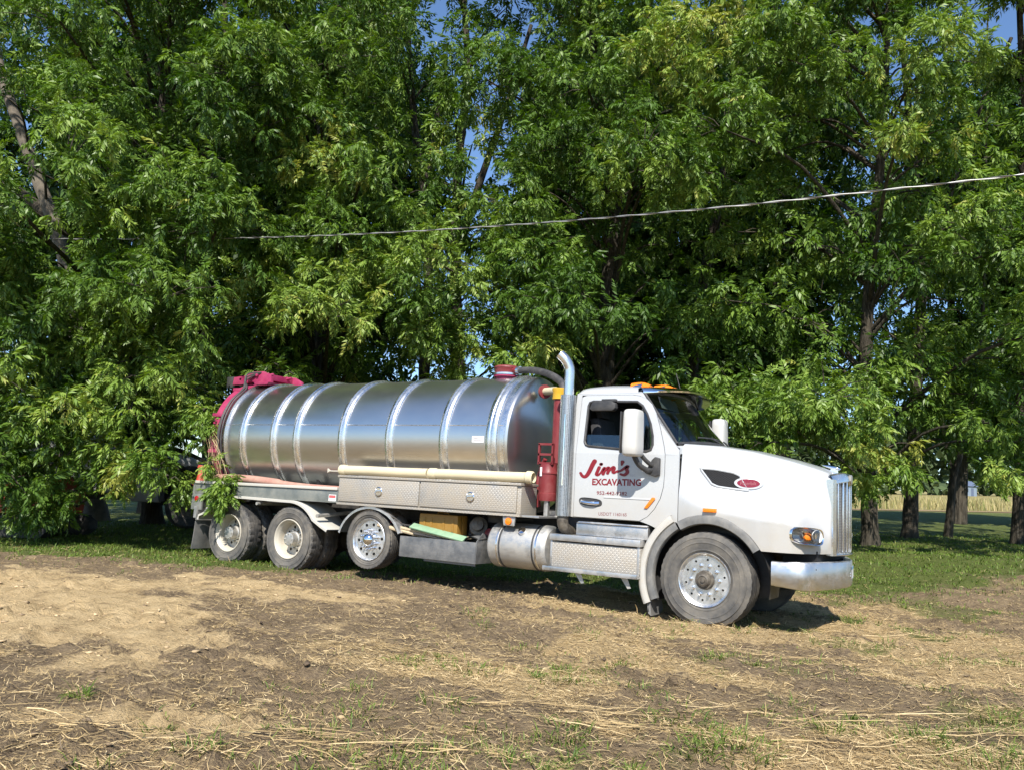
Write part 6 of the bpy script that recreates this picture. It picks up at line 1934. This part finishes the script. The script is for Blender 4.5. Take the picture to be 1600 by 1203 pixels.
# ------------------------------------------------------------------ beyond the trees
def far_strip(name, d0, d1, mat, lift):
    V = []; Fq = []
    ls = np.linspace(-140, 260, 81)
    for l in ls:
        for d in (d0, d1):
            x, y = LD(l, d + 0.6 * math.sin(l * 0.13))
            V.append((x, y, float(ground_h(x, y)) + lift))
    for i in range(len(ls) - 1): Fq.append((2 * i, 2 * i + 2, 2 * i + 3, 2 * i + 1))
    return np_mesh(name, np.array(V), np.array(Fq), mat)
surf('track_dirt', (0.30, 0.19, 0.10), 0.95, var=0.15)
tag(far_strip('dirt_track', 52.5, 54.0, 'track_dirt', 0.02), kind='structure')
n = 6500
d = 56 + 60 * RNG.random(n) ** 1.6; l = (-0.1 + 0.95 * RNG.random(n)) * d
x, y = LD(l, d)
V, Fq = ribbons(x, y, ground_h(x, y), RNG.random(n) * 6.28, 1.1 + 0.5 * RNG.random(n), 0.3 + 0.5 * RNG.random(n), 0.05 + 0.05 * RNG.random(n), RNG.normal(-0.15, 0.15, n), 2)
tag(np_mesh('field_grass', V, Fq, 'field_stalk', None, {'tint': ('FACE', 'FLOAT', np.tile(np.clip(RNG.normal(0.5, .25, n), 0, 1), 2))}), kind='stuff')
# far wood
n = 21000
l = -60 + 270 * RNG.random(n); hh = 13 + 12 * fbm(l * 0.06, l * 0 + 3, 3, 5) * (0.7 + 0.6 * vnoise(l * 0.25, l * 0, 9))
l *= 1.35; d = 230 + RNG.normal(0, 6, n); x, y = LD(l, d)
z = ground_h(x, y) + hh * RNG.random(n) ** 0.8
P = np.stack([x, y, z], 1); D = RNG.normal(0, 1, (n, 3))
a_ = norm(D); b_ = norm(np.cross(a_, RNG.normal(0, 1, (n, 3))))
s = (1.0 + 1.0 * RNG.random(n))[:, None]
V = np.stack([P - a_ * s, P + b_ * s * 0.6, P + a_ * s, P - b_ * s * 0.6], 1)
blade_mat('far_leaf', [(0.0, (0.045, 0.075, 0.03)), (1.0, (0.10, 0.14, 0.055))], 0.2, 0.7)
tag(np_mesh('far_woods', V.reshape(-1, 3), np.arange(n * 4).reshape(-1, 4), 'far_leaf', None, {'tint': ('FACE', 'FLOAT', RNG.random(n))}), kind='stuff')
# small house at the wood's edge
c = pix(1506, 768, 205.0); c.z = float(ground_h(c.x, c.y))
h = thing('farm_house', 'small pale blue house at the far edge of the field', 'house', c, YAW + 0.3)
m = MB(); m.box(-2.2, 2.2, -1.8, 1.8, 0, 2.5); m.build('wall', 'house_wall', h)
m = MB(); m.prism([(-2.1, 2.45), (2.1, 2.45), (0, 3.8)], 'x', -2.5, 2.5); m.build('roof', 'house_roof', h)
m = MB(); m.box(-1.4, -0.5, -1.84, -1.79, 1.0, 1.9); m.build('window', 'black_hole', h)
m = MB(); m.box(0.4, 1.2, -1.84, -1.79, 0.0, 2.0); m.build('door', 'house_roof', h)

# overhead service line
pl_ = thing('power_line', 'twisted overhead power cable crossing in front of the trees', 'cable', (0, 0, 0))
cu = [(-420, 380, 20.5), (0, 374, 18.5), (270, 374, 17.0), (520, 368, 14.8), (800, 352, 12.8), (1100, 327, 10.6), (1350, 301, 10.0), (1600, 273, 9.5), (2000, 222, 8.8)]
cpts = catmull([pix(*q) for q in cu], 60)
pl_.location = cpts[0]
cpts = [p - cpts[0] for p in cpts]
MB().tube(cpts, 0.005, 6).build('bare_wire', 'cable_metal', pl_)
L = 0
for ph, mt_ in ((0, 'cable_metal'), (PI, 'rubber_hose')):
    pts = []; L = 0
    for k, p in enumerate(cpts):
        if k: L += (p - cpts[k - 1]).length
        t = (cpts[min(k + 1, len(cpts) - 1)] - cpts[max(0, k - 1)]).normalized()
        a = Vector((0, 0, 1)).cross(t).normalized(); b = t.cross(a)
        pts.append(p + (a * math.cos(L * 9 + ph) + b * math.sin(L * 9 + ph)) * 0.0075)
    MB().tube(pts, 0.0068, 6).build('strand', mt_, pl_)

# dry vine caught on the rear of the truck
n = 22
base = np.array(pix(330, 678, 14.5)); tip = np.array(pix(344, 760, 14.1))
V = []; 
Pn = base[None] + RNG.normal(0, 0.06, (n, 3)); st_ = (tip - base)[None] * (0.5 + 0.55 * RNG.random((n, 1))) + RNG.normal(0, 0.10, (n, 3))
side = norm(RNG.normal(0, 1, (n, 3))) * 0.002
pts = [Pn, Pn + st_ * 0.35 + RNG.normal(0, 0.06, (n, 3)) + np.array([0.06, -0.04, 0]), Pn + st_ * 0.7 + RNG.normal(0, 0.05, (n, 3)) + np.array([0.08, -0.04, 0]), Pn + st_]
V = np.stack([q for p in pts for q in (p - side, p + side)], 1)
b_ = (np.arange(n) * 8)[:, None]
Fq = np.concatenate([b_ + np.array([2 * k, 2 * k + 1, 2 * k + 3, 2 * k + 2]) for k in range(3)], 0)
tag(np_mesh('dead_vine', V.reshape(-1, 3), Fq, 'straw_stalk', None, {'tint': ('FACE', 'FLOAT', np.tile(np.clip(RNG.normal(0.75, .2, n), 0, 1), 3))}), 'dry pale vine caught on the rear of the truck', 'vine', kind='stuff')

# white work truck standing behind the rear of the tanker
loc = pix(300, 800, 22.0); loc.z = float(ground_h(loc.x, loc.y))
w = thing('work_truck', 'white work truck with big wheels half hidden behind the leaves and the tank truck', 'truck', loc, YAW + 0.25)
m = MB()
def arch_poly(x0, x1, z0, z1, cx, r, cz):
    pts = [(x0, z0), (cx - r, z0)] + [(cx + r * math.cos(a), cz + r * math.sin(a)) for a in np.linspace(PI, 0, 16)] + [(cx + r, z0), (x1, z0)]
    return pts
for s in (-1, 1):
    y0, y1 = sorted((s * 1.0, s * 0.87)); m.prism(arch_poly(-1.6, 1.1, 0.62, 1.7, 0.0, 0.66, 0.85) + [(1.1, 1.62), (0.9, 1.72), (-0.6, 1.95), (-0.9, 2.0), (-1.6, 2.0)], 'y', y0, y1)
m.prism([(1.0, 0.62), (1.1, 0.62), (1.1, 1.62), (0.9, 1.72), (-0.6, 1.95), (-0.9, 2.0), (-1.6, 2.0), (-1.6, 1.65), (1.0, 1.55)], 'y', -0.868, 0.868)
m.build('body', 'white_paint', w, bevel=0.05)
m = MB(); m.prism([(-1.6, 2.01), (-0.85, 2.01), (-1.15, 2.75), (-1.25, 2.8), (-2.9, 2.8), (-2.9, 0.8), (-1.61, 0.8)], 'y', -0.98, 0.98); m.build('cab', 'white_paint', w, bevel=0.05)
m = MB(); m.prism([(-1.55, 2.06), (-1.02, 2.06), (-1.24, 2.62), (-2.1, 2.62), (-2.1, 2.06)], 'y', -0.995, -0.985); m.build('side_window', 'black_hole', w)
m = MB(); m.prism([(-0.86, 2.04), (-0.84, 2.04), (-1.12, 2.72), (-1.14, 2.72)], 'y', -0.85, 0.85); m.build('windscreen', 'black_hole', w)
m = MB(); m.box(-0.9, 0.9, -0.86, 0.86, 0.55, 1.6); m.build('wheel_housing', 'black_hole', w)  # near-black box added so the open arch reads as a shaded hollow
for s in (-1, 1):
    m = MB(); rows = [[(rr2 * math.cos(a), s * yy2, 0.85 + rr2 * math.sin(a)) for a in np.linspace(-0.3, PI + 0.3, 24)] for rr2, yy2 in ((0.60, 1.0), (0.60, 1.06), (0.68, 1.07), (0.74, 1.005))]
    m.grid(rows); m.build('wheel_arch', 'black_plastic', w)
m = MB(); m.box(-5.5, 1.0, -0.4, 0.4, 0.62, 0.9); m.build('chassis_rail', 'steel_frame', w)
m = MB(); m.box(-5.6, -2.98, -1.1, 1.1, 0.95, 2.3); m.build('cargo_body', 'deck_metal', w, bevel=0.03)
for x in (0.0, -4.4):
    for s in (-1, 1):
        hh_ = holder('wheel', w, (x, s * 1.0, 0.56), 0 if s < 0 else PI)
        m = MB(); m.lathe([(0.02, 0.28), (-0.01, 0.33), (-0.01, 0.5), (0.03, 0.55), (0.06, 0.565), (0.22, 0.565), (0.26, 0.54), (0.28, 0.3)], (0, 0, 0), (0, 1, 0), 40); m.build('tyre', 'tyre_rubber', hh_)
        m = MB(); m.lathe([(0.0, 0.31), (0.02, 0.27), (0.1, 0.25), (0.1, 0.1), (0.0, 0.09), (0.0, 0.0)], (0, 0, 0), (0, 1, 0), 28); m.build('rim', 'hub_grease', hh_)

# red tracked machine under the boughs
loc = pix(20, 832, 17.6); loc.z = float(ground_h(loc.x, loc.y))
r = thing('tracked_machine', 'red tracked digger parked under the low boughs beside the grass', 'digger', loc, YAW - 0.05)
for s in (-1, 1):
    y0, y1 = sorted((s * 0.95, s * 0.62))
    m = MB(); m.prism([(-1.35, 0.2), (-1.2, 0.04), (1.15, 0.04), (1.32, 0.2), (1.3, 0.36), (1.15, 0.46), (-1.15, 0.46), (-1.32, 0.36)], 'y', y0, y1)
    tr_ = m.build('track', 'tyre_rubber', r, bevel=0.02)
    for k in range(16):
        for zz in (0.018, 0.445):
            g = MB(); g.box(-1.1 + 0.145 * k, -1.1 + 0.145 * k + 0.07, y0 - 0.01, y1 + 0.01, zz, zz + 0.035); g.build('grouser', 'tyre_rubber', tr_)
    for k in range(4):
        g = MB(); g.lathe([(-0.02, 0), (-0.02, 0.12), (0.0, 0.13), (0.05, 0.13)], (-0.85 + 0.55 * k, s * 0.955, 0.24), (0, -s, 0), 16); g.build('roller', 'steel_frame', tr_)
m = MB(); m.prism([(-1.2, 0.5), (1.0, 0.5), (1.02, 0.62), (1.02, 1.18), (0.85, 1.3), (-0.3, 1.34), (-1.2, 1.34)], 'y', -0.85, 0.85); m.build('body', 'machine_red', r, bevel=0.05)
m = MB(); m.box(0.55, 0.62, -0.87, -0.851, 0.62, 1.05); m.box(0.70, 0.77, -0.87, -0.851, 0.62, 1.05); m.build_each('louvre', 'steel_frame', r)
m = MB()
for x in (-1.05, 0.05):
    for y in (-0.7, 0.7): m.box(x - 0.04, x + 0.04, y - 0.04, y + 0.04, 1.35, 2.45)
m.build_each('cab_post', 'black_plastic', r)
m = MB(); m.box(-1.2, 0.2, -0.82, 0.82, 2.452, 2.54); m.build('cab_roof', 'machine_red', r, bevel=0.03)
m = MB(); m.box(-0.6, -0.1, -0.25, 0.25, 1.35, 1.5); m.box(-0.7, -0.6, -0.25, 0.25, 1.35, 1.95); m.build('seat', 'seat_cloth', r, bevel=0.04)
m = MB(); m.prism([(-1.25, 0.9), (-1.25, 1.1), (-2.3, 2.2), (-2.5, 2.15), (-2.45, 2.0)], 'y', -0.12, 0.12); m.prism([(-2.5, 2.1), (-2.35, 2.15), (-2.75, 0.7), (-2.9, 0.75)], 'y', -0.1, 0.1); m.build('boom', 'machine_red', r, bevel=0.02)
m = MB(); m.prism([(-2.9, 0.75), (-2.6, 0.75), (-2.45, 0.4), (-2.7, 0.15), (-3.1, 0.3)], 'y', -0.35, 0.35); m.build('bucket', 'steel_frame', r, bevel=0.02)
